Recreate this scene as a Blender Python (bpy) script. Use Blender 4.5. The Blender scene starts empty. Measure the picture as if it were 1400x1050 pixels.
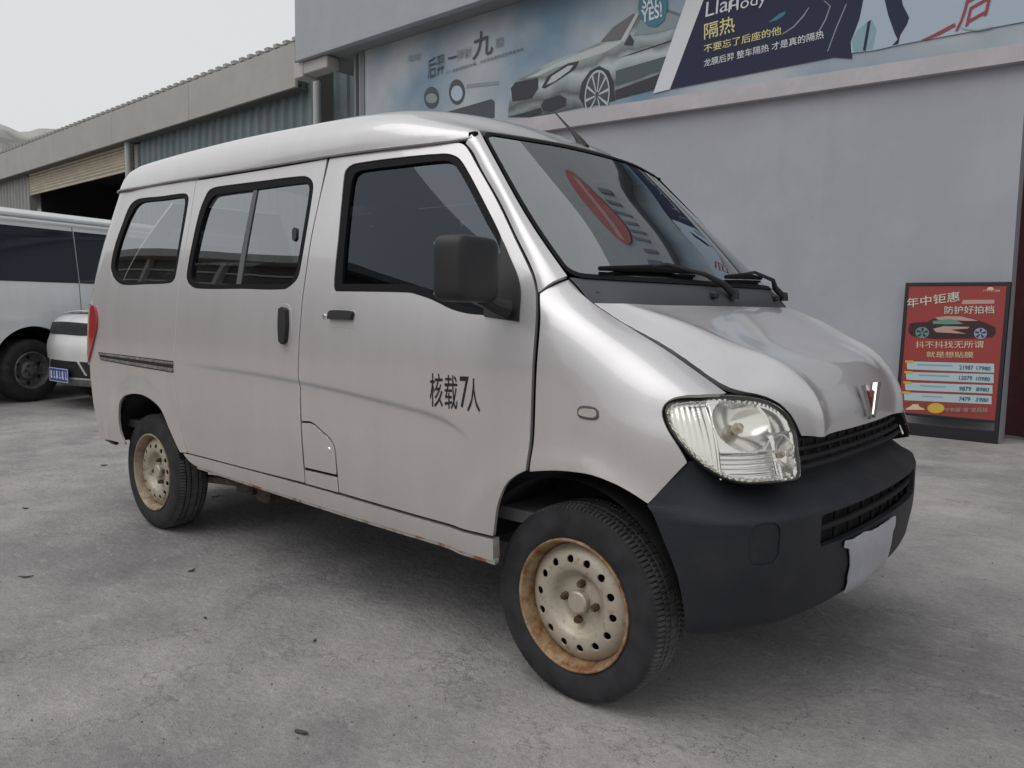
import bpy, bmesh, math, random
import numpy as np
from mathutils import Vector, Matrix
from mathutils.geometry import delaunay_2d_cdt
random.seed(7)
SC = bpy.context.scene
COL = SC.collection
# ------------------------------------------------------------------ camera, sky, sun, exposure
cd = bpy.data.cameras.new('camera'); cam = bpy.data.objects.new('camera', cd); COL.objects.link(cam)
yaw, pitch, roll = 2.2856028, 0.0968082, 0.0140579
fw = Vector((math.cos(yaw)*math.cos(pitch), math.sin(yaw)*math.cos(pitch), -math.sin(pitch)))
rt = Vector((math.sin(yaw), -math.cos(yaw), 0)); up = rt.cross(fw)
r2 = math.cos(roll)*rt + math.sin(roll)*up; u2 = -math.sin(roll)*rt + math.cos(roll)*up
M = Matrix((r2, u2, -fw)).transposed().to_4x4(); M.translation = (1.3573, -2.6076, 1.1729)
cam.matrix_world = M
cd.sensor_width = 36; cd.lens = 36*1090.0/1400; cd.clip_start = .05; cd.clip_end = 4000
SC.camera = cam
SUN_EL, SUN_AZ = math.radians(58), math.radians(250)   # azimuth of the sun in the xy plane, from +x
wd = bpy.data.worlds.new('World'); SC.world = wd; wd.use_nodes = True
wn, wl = wd.node_tree.nodes, wd.node_tree.links
bg = wn['Background']
sky = wn.new('ShaderNodeTexSky'); sky.sky_type = 'NISHITA'; sky.sun_disc = False
sky.sun_elevation = SUN_EL; sky.sun_rotation = math.pi/2 - SUN_AZ
sky.air_density = 1.0; sky.dust_density = 6.0; sky.ozone_density = 1.0
hs = wn.new('ShaderNodeHueSaturation'); hs.inputs['Saturation'].default_value = .22
wl.new(sky.outputs[0], hs.inputs['Color'])
mx = wn.new('ShaderNodeMix'); mx.data_type = 'RGBA'; mx.inputs[0].default_value = .80      # an even overcast veil over the clear sky
wl.new(hs.outputs[0], mx.inputs[6]); mx.inputs[7].default_value = (7.32, 7.36, 7.42, 1)
wl.new(mx.outputs[2], bg.inputs[0]); bg.inputs[1].default_value = .10
sd = bpy.data.lights.new('sun', 'SUN'); sun = bpy.data.objects.new('sun', sd); COL.objects.link(sun)
sd.energy = .95; sd.angle = math.radians(60); sd.color = (1, .975, .94)
sdir = Vector((math.cos(SUN_AZ)*math.cos(SUN_EL), math.sin(SUN_AZ)*math.cos(SUN_EL), math.sin(SUN_EL)))
sun.rotation_euler = sdir.to_track_quat('Z', 'Y').to_euler()
vs = SC.view_settings; vs.view_transform = 'Standard'; vs.look = 'None'; vs.exposure = 0.17; vs.gamma = 1.0; vs.use_curve_mapping = False
SC.render.engine = 'CYCLES'
SC.cycles.max_bounces = 8; SC.cycles.transparent_max_bounces = 12; SC.cycles.caustics_reflective = False; SC.cycles.caustics_refractive = False

# ------------------------------------------------------------------ materials
MATS = {}
def mat(name, col, rough=.5, metal=0., spec=.5, coat=0., var=0., vscale=8., col2=None, bump=0., bscale=60., emit=None, mask=(.45,.62), detail=6., coat_rough=.05):
    if name in MATS: return MATS[name]
    m = bpy.data.materials.new(name); m.use_nodes = True; n, l = m.node_tree.nodes, m.node_tree.links
    b = n['Principled BSDF']; c = (*col, 1)
    b.inputs['Base Color'].default_value = c; b.inputs['Roughness'].default_value = rough; b.inputs['Metallic'].default_value = metal
    b.inputs['Specular IOR Level'].default_value = spec; b.inputs['Coat Weight'].default_value = coat; b.inputs['Coat Roughness'].default_value = coat_rough
    tc = n.new('ShaderNodeTexCoord')
    if var or col2:
        t = n.new('ShaderNodeTexNoise'); t.inputs['Scale'].default_value = vscale; t.inputs['Detail'].default_value = detail; t.inputs['Roughness'].default_value = .65
        l.new(tc.outputs['Object'], t.inputs['Vector'])
        rp = n.new('ShaderNodeValToRGB'); rp.color_ramp.elements[0].position = mask[0]; rp.color_ramp.elements[1].position = mask[1]
        if col2: rp.color_ramp.elements[0].color = c; rp.color_ramp.elements[1].color = (*col2, 1)
        else:
            rp.color_ramp.elements[0].color = (*[x*(1-var) for x in col], 1); rp.color_ramp.elements[1].color = (*[min(1, x*(1+var)) for x in col], 1)
        l.new(t.outputs[0], rp.inputs[0]); l.new(rp.outputs[0], b.inputs['Base Color'])
        mr = n.new('ShaderNodeMapRange'); mr.inputs[3].default_value = max(0, rough-.12); mr.inputs[4].default_value = min(1, rough+.12)
        l.new(t.outputs[0], mr.inputs[0]); l.new(mr.outputs[0], b.inputs['Roughness'])
    if bump:
        t2 = n.new('ShaderNodeTexNoise'); t2.inputs['Scale'].default_value = bscale; t2.inputs['Detail'].default_value = 5
        l.new(tc.outputs['Object'], t2.inputs['Vector'])
        bp = n.new('ShaderNodeBump'); bp.inputs['Strength'].default_value = bump; bp.inputs['Distance'].default_value = .01
        l.new(t2.outputs[0], bp.inputs['Height']); l.new(bp.outputs[0], b.inputs['Normal'])
    if emit: b.inputs['Emission Color'].default_value = (*emit[0], 1); b.inputs['Emission Strength'].default_value = emit[1]
    MATS[name] = m
    return m
def glass(name, tint, refl_rough=.0, ior=1.5, opacity=0., film=(.03, .03, .035), mirror=0., gtint=(1, 1, 1)):
    m = bpy.data.materials.new(name); m.use_nodes = True; n, l = m.node_tree.nodes, m.node_tree.links
    for x in list(n): n.remove(x)
    o = n.new('ShaderNodeOutputMaterial'); tr = n.new('ShaderNodeBsdfTransparent'); tr.inputs[0].default_value = (*tint, 1)
    df = n.new('ShaderNodeBsdfDiffuse'); df.inputs[0].default_value = (*film, 1)
    m1 = n.new('ShaderNodeMixShader'); m1.inputs[0].default_value = opacity; l.new(tr.outputs[0], m1.inputs[1]); l.new(df.outputs[0], m1.inputs[2])
    g = n.new('ShaderNodeBsdfGlossy'); g.inputs['Roughness'].default_value = refl_rough
    f = n.new('ShaderNodeFresnel'); f.inputs[0].default_value = ior
    g.inputs['Color'].default_value = (*gtint, 1)
    ad = n.new('ShaderNodeMath'); ad.operation = 'ADD'; ad.use_clamp = True; ad.inputs[1].default_value = mirror; l.new(f.outputs[0], ad.inputs[0])
    m2 = n.new('ShaderNodeMixShader'); l.new(ad.outputs[0], m2.inputs[0]); l.new(m1.outputs[0], m2.inputs[1]); l.new(g.outputs[0], m2.inputs[2])
    l.new(m2.outputs[0], o.inputs[0]); MATS[name] = m
    return m
def paint_mat(name, col, dirt_reflection, metal=.75, rough=.30, low=.50, high=.85):
    """car paint with dust low on the body; the silver also gets painted ground reflection"""
    m = bpy.data.materials.new(name); m.use_nodes = True; n, l = m.node_tree.nodes, m.node_tree.links
    b = n['Principled BSDF']; tc = n.new('ShaderNodeTexCoord')
    b.inputs['Metallic'].default_value = metal; b.inputs['Coat Weight'].default_value = .6; b.inputs['Coat Roughness'].default_value = .04; b.inputs['Coat IOR'].default_value = 1.6
    t = n.new('ShaderNodeTexNoise'); t.inputs['Scale'].default_value = 3.5; t.inputs['Detail'].default_value = 9; t.inputs['Roughness'].default_value = .7
    l.new(tc.outputs['Object'], t.inputs['Vector'])
    sx = n.new('ShaderNodeSeparateXYZ'); l.new(tc.outputs['Object'], sx.inputs[0])
    mr = n.new('ShaderNodeMapRange'); mr.inputs[1].default_value = high; mr.inputs[2].default_value = low; mr.inputs[3].default_value = 0; mr.inputs[4].default_value = 1
    l.new(sx.outputs[2], mr.inputs[0])
    mu = n.new('ShaderNodeMath'); mu.operation = 'MULTIPLY'; l.new(mr.outputs[0], mu.inputs[0]); l.new(t.outputs[0], mu.inputs[1])
    m3 = n.new('ShaderNodeMath'); m3.operation = 'MULTIPLY'; m3.inputs[1].default_value = .75; l.new(mu.outputs[0], m3.inputs[0])
    mix = n.new('ShaderNodeMix'); mix.data_type = 'RGBA'; mix.inputs[6].default_value = (*col, 1); mix.inputs[7].default_value = (*dirt_reflection, 1)
    l.new(m3.outputs[0], mix.inputs[0]); l.new(mix.outputs[2], b.inputs['Base Color'])
    mp = n.new('ShaderNodeMapping'); mp.inputs['Scale'].default_value = (9, 9, 1.2); l.new(tc.outputs['Object'], mp.inputs[0])
    t2 = n.new('ShaderNodeTexNoise'); t2.inputs['Scale'].default_value = 1.; t2.inputs['Detail'].default_value = 6; l.new(mp.outputs[0], t2.inputs['Vector'])
    t3 = n.new('ShaderNodeTexNoise'); t3.inputs['Scale'].default_value = 420; t3.inputs['Detail'].default_value = 2; l.new(tc.outputs['Object'], t3.inputs['Vector'])
    q1 = n.new('ShaderNodeMapRange'); q1.inputs[1].default_value = .3; q1.inputs[2].default_value = .7; q1.inputs[3].default_value = .965; q1.inputs[4].default_value = 1.03; l.new(t2.outputs[0], q1.inputs[0])
    q2 = n.new('ShaderNodeMapRange'); q2.inputs[1].default_value = .3; q2.inputs[2].default_value = .7; q2.inputs[3].default_value = .94; q2.inputs[4].default_value = 1.06; l.new(t3.outputs[0], q2.inputs[0])
    q3 = n.new('ShaderNodeMath'); q3.operation = 'MULTIPLY'; l.new(q1.outputs[0], q3.inputs[0]); l.new(q2.outputs[0], q3.inputs[1])
    mm = n.new('ShaderNodeMix'); mm.data_type = 'RGBA'; mm.blend_type = 'MULTIPLY'; mm.inputs[0].default_value = 1; l.new(mix.outputs[2], mm.inputs[6]); l.new(q3.outputs[0], mm.inputs[7]); l.new(mm.outputs[2], b.inputs['Base Color'])
    rr = n.new('ShaderNodeMapRange'); rr.inputs[3].default_value = rough; rr.inputs[4].default_value = rough+.3
    l.new(m3.outputs[0], rr.inputs[0]); l.new(rr.outputs[0], b.inputs['Roughness'])
    cw = n.new('ShaderNodeMapRange'); cw.inputs[3].default_value = .9; cw.inputs[4].default_value = .25; l.new(m3.outputs[0], cw.inputs[0]); l.new(cw.outputs[0], b.inputs['Coat Weight'])
    MATS[name] = m
    return m
PAINT = paint_mat('silver_paint', (.565, .562, .575), (.44, .37, .31), metal=.42, rough=.36, low=.40, high=1.0)  # lower colour browner and higher: warm ground reflection painted in with the dust
WHITEP = paint_mat('white_paint', (.74, .76, .77), (.45, .43, .40), metal=0, rough=.35)
BLACK = mat('black_plastic', (.011, .012, .014), .55, bump=.15, bscale=400)
BUMP = mat('bumper_plastic', (.012, .014, .019), .52, col2=(.022, .023, .027), vscale=7, mask=(.42, .72), bump=.35, bscale=420, spec=.35)
SEAL = mat('rubber_seal', (.008, .008, .010), .65, spec=.12)
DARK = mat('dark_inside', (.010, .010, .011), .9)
CHROME = mat('chrome', (.80, .80, .81), .22, .85)
GLASS_SIDE = glass('side_glass', (.30, .32, .33), ior=1.5, opacity=.05, mirror=.22, gtint=(.93, .97, 1))
GLASS_DOOR = glass('door_glass', (.10, .125, .165), ior=1.45, opacity=.03, mirror=.02, gtint=(.74, .86, 1))
GLASS_WIND = glass('windscreen_glass', (.36, .41, .43), ior=1.5, opacity=.0, mirror=.24, gtint=(.93, .99, 1))
GLASS_LAMP = glass('lamp_glass', (.99, .985, .96), ior=1.42, opacity=.015, film=(.65, .62, .52))
RUBBER = mat('tyre_rubber', (.028, .028, .029), .72, var=.35, vscale=9, bump=.2, bscale=120)
GREYP = mat('grey_plastic', (.085, .088, .095), .55)
CABIN = mat('cabin_trim', (.10, .10, .105), .8)
SEAT = mat('seat_cloth', (.06, .062, .07), .9, bump=.3, bscale=300)

# ------------------------------------------------------------------ mesh helpers
def tag(o, label=None, cat=None, group=None, kind=None):
    if label: o['label'] = label
    if cat: o['category'] = cat
    if group: o['group'] = group
    if kind: o['kind'] = kind
    return o
def empty(name, loc=(0, 0, 0), rz=0., label=None, cat=None, group=None):
    o = bpy.data.objects.new(name, None); COL.objects.link(o); o.location = loc; o.rotation_euler = (0, 0, rz); o.empty_display_size = .1
    return tag(o, label, cat, group)
def mesh(name, verts, faces, m, parent=None, smooth=True, normals=None, sharp=None):
    me = bpy.data.meshes.new(name); me.from_pydata([tuple(map(float, v)) for v in verts], [], [tuple(map(int, f)) for f in faces])
    if smooth: me.shade_smooth()
    me.materials.append(m)
    if normals is not None: me.normals_split_custom_set_from_vertices([tuple(map(float, n)) for n in normals])
    elif smooth and sharp is not None: me.set_sharp_from_angle(angle=math.radians(sharp))
    o = bpy.data.objects.new(name, me); COL.objects.link(o)
    if parent: o.parent = parent
    return o
class MB:
    """collects simple solids into one mesh"""
    def __init__(s): s.v = []; s.f = []
    def add(s, v, f):
        k = len(s.v); s.v += [tuple(p) for p in v]; s.f += [tuple(i+k for i in q) for q in f]; return s
    def box(s, c, d, bev=0., rot=None):
        x, y, z = [a/2 for a in d]; b = min(bev, x*.95, y*.95, z*.95)
        if b <= 0:
            v = [(i*x, j*y, k*z) for i in (-1, 1) for j in (-1, 1) for k in (-1, 1)]
            f = [(0, 1, 3, 2), (4, 6, 7, 5), (0, 4, 5, 1), (2, 3, 7, 6), (0, 2, 6, 4), (1, 5, 7, 3)]
        else:
            v = []; idx = {}
            for i in (-1, 1):
                for j in (-1, 1):
                    for k in (-1, 1):
                        for a in range(3):
                            p = [i*(x-b), j*(y-b), k*(z-b)]; p[a] = (i, j, k)[a]*(x, y, z)[a]; idx[i, j, k, a] = len(v); v.append(p)
            f = []
            for a in range(3):
                b1, b2 = [q for q in range(3) if q != a]
                for sgn in (-1, 1):
                    q = []
                    for s1, s2 in ((-1, -1), (1, -1), (1, 1), (-1, 1)):
                        t = [0, 0, 0]; t[a] = sgn; t[b1] = s1; t[b2] = s2; q.append(idx[(*t, a)])
                    if (sgn > 0) == (a == 1): q = q[::-1]
                    f.append(tuple(q))
            for a in range(3):
                b1, b2 = [q for q in range(3) if q != a]
                for s1 in (-1, 1):
                    for s2 in (-1, 1):
                        q = []
                        for t0, ax in ((-1, b1), (1, b1), (1, b2), (-1, b2)):
                            t = [0, 0, 0]; t[a] = t0; t[b1] = s1; t[b2] = s2; q.append(idx[(*t, ax)])
                        f.append(tuple(q))
            for i in (-1, 1):
                for j in (-1, 1):
                    for k in (-1, 1): f.append((idx[i, j, k, 0], idx[i, j, k, 1], idx[i, j, k, 2]))
        R = rot if rot is not None else Matrix.Identity(3)
        return s.add([tuple(R @ Vector(p) + Vector(c)) for p in v], f)
    def tube(s, pts, r, n=10, cap=True):
        pts = [Vector(p) for p in pts]; rs = r if isinstance(r, (list, tuple)) else [r]*len(pts); v = []; f = []; pn = None
        for i, p in enumerate(pts):
            d = (pts[min(i+1, len(pts)-1)] - pts[max(i-1, 0)]).normalized()
            a = Vector((0, 0, 1)) if abs(d.z) < .9 else Vector((1, 0, 0))
            if pn is None: e1 = d.cross(a).normalized()
            else: e1 = (pn - d*pn.dot(d)).normalized()
            pn = e1; e2 = d.cross(e1)
            for k in range(n):
                t = 2*math.pi*k/n; v.append(tuple(p + (e1*math.cos(t) + e2*math.sin(t))*rs[i]))
        for i in range(len(pts)-1):
            for k in range(n):
                a, b = i*n+k, i*n+(k+1) % n; f.append((a, b, b+n, a+n))
        if cap: f.append(tuple(range(n))[::-1]); f.append(tuple((len(pts)-1)*n+k for k in range(n)))
        return s.add(v, f)
    def lathe(s, prof, c=(0, 0, 0), axis=1, n=48, mod=None, close=False):
        """prof: (radius, along axis); revolves about the given axis"""
        v = []; f = []; m_ = len(prof)
        for k in range(n):
            t = 2*math.pi*k/n
            for j, (r, a) in enumerate(prof):
                if mod: r = r + mod(k, j)
                p = [0, 0, 0]; p[axis] = a; q = [i for i in range(3) if i != axis]; p[q[0]] = r*math.cos(t); p[q[1]] = r*math.sin(t)
                v.append((p[0]+c[0], p[1]+c[1], p[2]+c[2]))
        for k in range(n):
            k2 = (k+1) % n
            for j in range(m_-1 if not close else m_):
                j2 = (j+1) % m_; f.append((k*m_+j, k2*m_+j, k2*m_+j2, k*m_+j2))
        return s.add(v, f)
    def prism(s, poly, p0, ex, ey, ez):
        """extrude a 2D outline: point = p0 + a*ex + b*ey, thickness vector ez"""
        p0, ex, ey, ez = map(Vector, (p0, ex, ey, ez)); n = len(poly)
        v = [p0+ex*a+ey*b for a, b in poly]; v += [p+ez for p in v]
        f = [tuple(range(n)), tuple(range(n, 2*n))[::-1]] + [(i, i+n, (i+1) % n+n, (i+1) % n) for i in range(n)]
        return s.add(v, f)
    def build(s, name, m, parent=None, smooth=True, sharp=35):
        o = mesh(name, s.v, s.f, m, parent, smooth=False)
        bm = bmesh.new(); bm.from_mesh(o.data); bmesh.ops.recalc_face_normals(bm, faces=bm.faces); bm.to_mesh(o.data); bm.free()
        if smooth: o.data.shade_smooth(); o.data.set_sharp_from_angle(angle=math.radians(sharp))
        return o
# ---- outlines and panels on curved surfaces
def smooth_loop(P, step, corner=50, closed=True):
    P = np.array(P, float); n = len(P); out = []
    d = np.roll(P, -1, 0) - P
    sharp = []
    for i in range(n):
        a, b = d[i-1], d[i]; c = np.degrees(np.arccos(np.clip(a@b/(np.linalg.norm(a)*np.linalg.norm(b)+1e-12), -1, 1))); sharp.append(c > corner)
    for i in range(n):
        p1, p2 = P[i], P[(i+1) % n]
        p0 = P[i-1] if not sharp[i] else 2*p1-p2
        p3 = P[(i+2) % n] if not sharp[(i+1) % n] else 2*p2-p1
        L = np.linalg.norm(p2-p1)
        # non-uniform tangents keep long straight runs straight
        l0 = max(np.linalg.norm(p1-p0), 1e-6); l2 = max(np.linalg.norm(p3-p2), 1e-6)
        t1 = (p2-p0) if l0+L > 0 else p2-p1; t2 = p3-p1
        m1 = t1/(np.linalg.norm(t1)+1e-9)*L; m2 = t2/(np.linalg.norm(t2)+1e-9)*L
        k = max(1, int(math.ceil(L/step)))
        for j in range(k):
            t = j/k; out.append((2*t**3-3*t**2+1)*p1+(t**3-2*t**2+t)*m1+(-2*t**3+3*t**2)*p2+(t**3-t**2)*m2)
    return np.array(out)
def area2(P): return .5*np.sum(P[:, 0]*np.roll(P[:, 1], -1)-np.roll(P[:, 0], -1)*P[:, 1])
def inset(P, d):
    """shrink a closed loop by d (grow when negative)"""
    if area2(P) < 0: P = P[::-1]
    e = np.roll(P, -1, 0)-P; e /= np.linalg.norm(e, axis=1)[:, None]+1e-12; nn = np.stack([-e[:, 1], e[:, 0]], 1)
    b = nn+np.roll(nn, 1, 0); L = np.linalg.norm(b, axis=1)[:, None]; b = b/np.maximum(L, .5); 
    k = 1/np.maximum((b*nn).sum(1), .5)
    return P+b*(d*k)[:, None]
def inside(P, Q):
    x, y = Q[:, 0], Q[:, 1]; r = np.zeros(len(Q), bool); n = len(P); j = n-1
    for i in range(n):
        xi, yi = P[i]; xj, yj = P[j]
        c = ((yi > y) != (yj > y)); r ^= c & (x < (xj-xi)*(y-yi)/((yj-yi) if yj != yi else 1e-12)+xi); j = i
    return r
def cdt(loops, step, extra=None):
    V = []; E = []
    for L in loops:
        k = len(V); V += [tuple(p) for p in L]; E += [(k+i, k+(i+1) % len(L)) for i in range(len(L))]
    A = np.array(V); lo, hi = A.min(0), A.max(0)
    gx = np.arange(lo[0]+step/2, hi[0], step); gy = np.arange(lo[1]+step/2, hi[1], step)
    if len(gx) and len(gy):
        G = np.stack([g.ravel() for g in np.meshgrid(gx, gy)], 1); G[:, 0] += (np.floor((G[:, 1]-lo[1])/step) % 2)*step*.5
        ok = inside(loops[0], G)
        for h in loops[1:]: ok &= ~inside(h, G)
        G = G[ok]
        if len(G):
            keep = np.ones(len(G), bool)
            for i in range(0, len(G), 500):
                dd = ((G[i:i+500, None, :]-A[None])**2).sum(2).min(1); keep[i:i+500] = dd > (step*.45)**2
            V += [tuple(p) for p in G[keep]]
    if extra is not None and len(extra):
        X = np.array(extra); ok = inside(loops[0], X)
        for h in loops[1:]: ok &= ~inside(h, X)
        X = X[ok]; dd = np.array([((A-x)**2).sum(1).min() for x in X]); V += [tuple(p) for p in X[dd > .004**2]]
    res = delaunay_2d_cdt([Vector(p) for p in V], E, [], 0, 1e-7)
    vv = np.array([tuple(p) for p in res[0]]); ff = [tuple(f) for f in res[2]]
    C = np.array([vv[list(f)].mean(0) for f in ff]); ok = inside(loops[0], C)
    for h in loops[1:]: ok &= ~inside(h, C)
    F_ = []
    for f, k in zip(ff, ok):
        if k:
            a, b, c = vv[f[0]], vv[f[1]], vv[f[2]]
            if abs((b-a)[0]*(c-a)[1]-(b-a)[1]*(c-a)[0]) < 1e-10: continue
            F_.append(f if (b-a)[0]*(c-a)[1]-(b-a)[1]*(c-a)[0] > 0 else f[::-1])
    return vv, F_
def panel(name, S, outline, holes=(), m=None, parent=None, gap=.0025, off=0., depth=.012, step=.035, corner=50, mirror=False, both=False, bstep=None, raw=False, flip=False, offf=None, holegap=None, extra=None):
    """a sheet cut from surface S along an outline, with turned-in edges; mirror = the other flank"""
    bs = bstep or step*.6
    L0 = np.array(outline, float) if raw else smooth_loop(outline, bs, corner)
    if area2(L0) < 0: L0 = L0[::-1]
    L0 = inset(L0, gap)
    loops = [L0]
    for h in holes:
        H = np.array(h, float) if raw else smooth_loop(h, bs, corner)
        loops.append(inset(H, gap*-1 if holegap is None else -holegap))
    vv, F_ = cdt(loops, step, extra)
    u, v = vv[:, 0], vv[:, 1]
    P = S(u, v); Nn = S.normal(u, v)
    if flip: Nn = -Nn
    o_ = off if offf is None else offf(u, v)
    P = P+Nn*(np.asarray(o_)[..., None] if np.ndim(o_) else o_)
    verts = list(P); nor = list(Nn); faces = list(F_)
    cnt = {}
    for f in F_:
        for a, b in ((f[0], f[1]), (f[1], f[2]), (f[2], f[0])):
            cnt[(a, b)] = cnt.get((a, b), 0)+1
    bnd = [e for e in cnt if (e[1], e[0]) not in cnt]
    if depth > 0:
        mp = {}
        acc = {}
        for a, b in bnd:
            t = P[b]-P[a]; oN = np.cross(t, Nn[a]); oN /= np.linalg.norm(oN)+1e-12
            for q in (a, b): acc[q] = acc.get(q, 0)+oN
        for q, oN in acc.items():
            oN = oN/(np.linalg.norm(oN)+1e-12); k = len(verts)
            r = min(.0012, depth*.4)
            verts += [P[q], P[q]+oN*r*.9-Nn[q]*r, P[q]+oN*r*.9-Nn[q]*depth]; nor += [Nn[q]*.8+oN*.6, oN, oN]; mp[q] = k
        for a, b in bnd:
            A, B = mp[a], mp[b]
            faces += [(b, a, A, B), (B, A, A+1, B+1), (B+1, A+1, A+2, B+2)]
    res = []
    for mir in ([False, True] if both else [mirror]):
        V_ = np.array(verts); N_ = np.array(nor); N_ = N_/(np.linalg.norm(N_, axis=1)[:, None]+1e-12); F2 = faces
        if mir: V_ = V_*[1, -1, 1]; N_ = N_*[1, -1, 1]; F2 = [f[::-1] for f in faces]
        if flip: F2 = [f[::-1] for f in F2]
        res.append(mesh(name, V_, F2, m, parent, normals=N_))
    return res if both else res[0]
def band(name, S, loop_o, loop_i, m, parent, off=.004, rise=.006, mirror=False, step=.02, corner=50):
    """raised rubber band between two outlines"""
    a = smooth_loop(loop_o, step, corner); b = smooth_loop(loop_i, step, corner)
    return panel(name, S, a, [b], m, parent, gap=0, off=off, depth=rise+off+.012, step=.03, raw=True, mirror=mirror)
TXT = {}
def text_geo(body, bold=0.):
    """flat outline mesh of a string: verts (n,2) and triangles, unit cap size"""
    key = (body, bold)
    if key in TXT: return TXT[key]
    c = bpy.data.curves.new('t', 'FONT'); c.body = body; c.offset = bold; c.resolution_u = 3
    o = bpy.data.objects.new('t', c); COL.objects.link(o)
    dg = bpy.context.evaluated_depsgraph_get(); me = o.evaluated_get(dg).to_mesh()
    V = np.array([tuple(v.co)[:2] for v in me.vertices]); F_ = [tuple(p.vertices) for p in me.polygons]
    o.evaluated_get(dg).to_mesh_clear(); bpy.data.objects.remove(o); bpy.data.curves.remove(c)
    TXT[key] = (V, F_); return V, F_
def fit_text(body, x0, z0, w, h, bold=0., shear=0.):
    V, F_ = text_geo(body, bold); lo, hi = V.min(0), V.max(0); T = (V-lo)/(hi-lo+1e-9)
    return np.stack([x0+T[:, 0]*w+T[:, 1]*h*shear, z0+T[:, 1]*h], 1), F_

# ------------------------------------------------------------------ body surfaces of the minivan, in metres
def ncub(x, y):
    """natural cubic spline through (x,y); y may be vectors"""
    x=np.asarray(x,float); y=np.asarray(y,float); n=len(x)
    if n==2: return lambda t:(y[0]+(np.asarray(t)[...,None]-x[0])/(x[1]-x[0])*(y[1]-y[0]) if y.ndim>1 else y[0]+(np.asarray(t)-x[0])/(x[1]-x[0])*(y[1]-y[0]))
    yy=y.reshape(n,-1); h=np.diff(x); A=np.eye(n); b=np.zeros((n,yy.shape[1]))
    for i in range(1,n-1):
        A[i,i-1]=h[i-1]; A[i,i]=2*(h[i-1]+h[i]); A[i,i+1]=h[i]
        b[i]=6*((yy[i+1]-yy[i])/h[i]-(yy[i]-yy[i-1])/h[i-1])
    A[0,0]=1; A[-1,-1]=1
    m=np.linalg.solve(A,b)
    def f(t):
        t=np.asarray(t,float); sh=t.shape; t=t.reshape(-1)
        i=np.clip(np.searchsorted(x,t)-1,0,n-2); hh=h[i]; a=(t-x[i])[:,None]; c=(x[i+1]-t)[:,None]; H=hh[:,None]
        tc=np.clip(t,x[0],x[-1])
        r=(m[i]*c**3+m[i+1]*a**3)/(6*H)+(yy[i]/H-m[i]*H/6)*c+(yy[i+1]/H-m[i+1]*H/6)*a
        # linear extrapolation
        lo=t<x[0]; hi=t>x[-1]
        if lo.any(): r[lo]=yy[0]+(t[lo]-x[0])[:,None]*((yy[1]-yy[0])/h[0]-h[0]*m[1]/6)
        if hi.any(): r[hi]=yy[-1]+(t[hi]-x[-1])[:,None]*((yy[-1]-yy[-2])/h[-1]+h[-1]*m[-2]/6)
        return r.reshape(sh+y.shape[1:])
    return f
class Loft:
    """surface through curves; each curve is a list of 3D points; metric-ish uv: u along the curves, v across"""
    def __init__(s, curves, nu=40):
        cs=[]
        for c in curves:
            c=np.array(c,float); d=np.r_[0,np.cumsum(np.linalg.norm(np.diff(c,axis=0),axis=1))]
            cs.append(ncub(d/d[-1],c)(np.linspace(0,1,nu)))
        cs=np.array(cs); s.grid=cs
        s.Lu=np.mean([np.linalg.norm(np.diff(c,axis=0),axis=1).sum() for c in cs])
        seg=np.linalg.norm(np.diff(cs,axis=0),axis=2).mean(axis=1); s.vk=np.r_[0,np.cumsum(seg)]; s.Lv=s.vk[-1]
        s.fv=ncub(s.vk,cs)            # v -> (nu,3)
        s.uk=np.linspace(0,s.Lu,nu); s.nu=nu
    def __call__(s,u,v):
        u=np.atleast_1d(np.asarray(u,float)); v=np.atleast_1d(np.asarray(v,float))
        rows=s.fv(v)                  # (k,nu,3)
        # local cubic (catmull) along u
        t=np.clip(u/s.Lu*(s.nu-1),-.5,s.nu-.5); i=np.clip(np.floor(t).astype(int),0,s.nu-2); a=(t-i)[:,None]
        k=np.arange(len(u))
        g=lambda j: rows[k,np.clip(j,0,s.nu-1)]
        p1,p2=g(i),g(i+1); p0=np.where((i>0)[:,None],g(i-1),2*p1-p2); p3=np.where((i<s.nu-2)[:,None],g(i+2),2*p2-p1)
        return .5*((2*p1)+(-p0+p2)*a+(2*p0-5*p1+4*p2-p3)*a**2+(-p0+3*p1-3*p2+p3)*a**3)
    def normal(s,u,v,e=2e-3):
        du=s(u+e,v)-s(u-e,v); dv=s(u,v+e)-s(u,v-e); n=np.cross(du,dv); return n/np.linalg.norm(n,axis=1)[:,None]
# ---------------------------------------------------------------- right flank (y<0 side, written with y as half width)
_base=ncub([.28,.36,.46,.60,.80,1.0,1.15,1.30,1.50,1.75,1.85],[.770,.790,.802,.812,.821,.822,.812,.789,.747,.690,.668])
_gut =ncub([-3.4,-3.02,-2.07,-1.5,-1.2,-.89,-.55,-.2],[.715,.716,.702,.690,.680,.650,.605,.552])
xcf=_xc=ncub([.30,.45,.75,1.0,1.25,1.5,1.75,1.85],[-3.16,-3.215,-3.255,-3.24,-3.205,-3.14,-3.04,-3.0])
RC=.17
_cz=ncub([-2.6,-1.9,-1.33,-.95,-.65,-.52,-.43,-.35],[.888,.882,.868,.846,.823,.808,.783,.742])
def _flare(x,z):
    f=0.
    for cx in (0.,-2.70):
        r=np.hypot(x-cx,z-.30); f=f+.018*np.exp(-(np.maximum(r-.41,0)/.060)**2)
    return f*(np.asarray(z)>.2)
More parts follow.
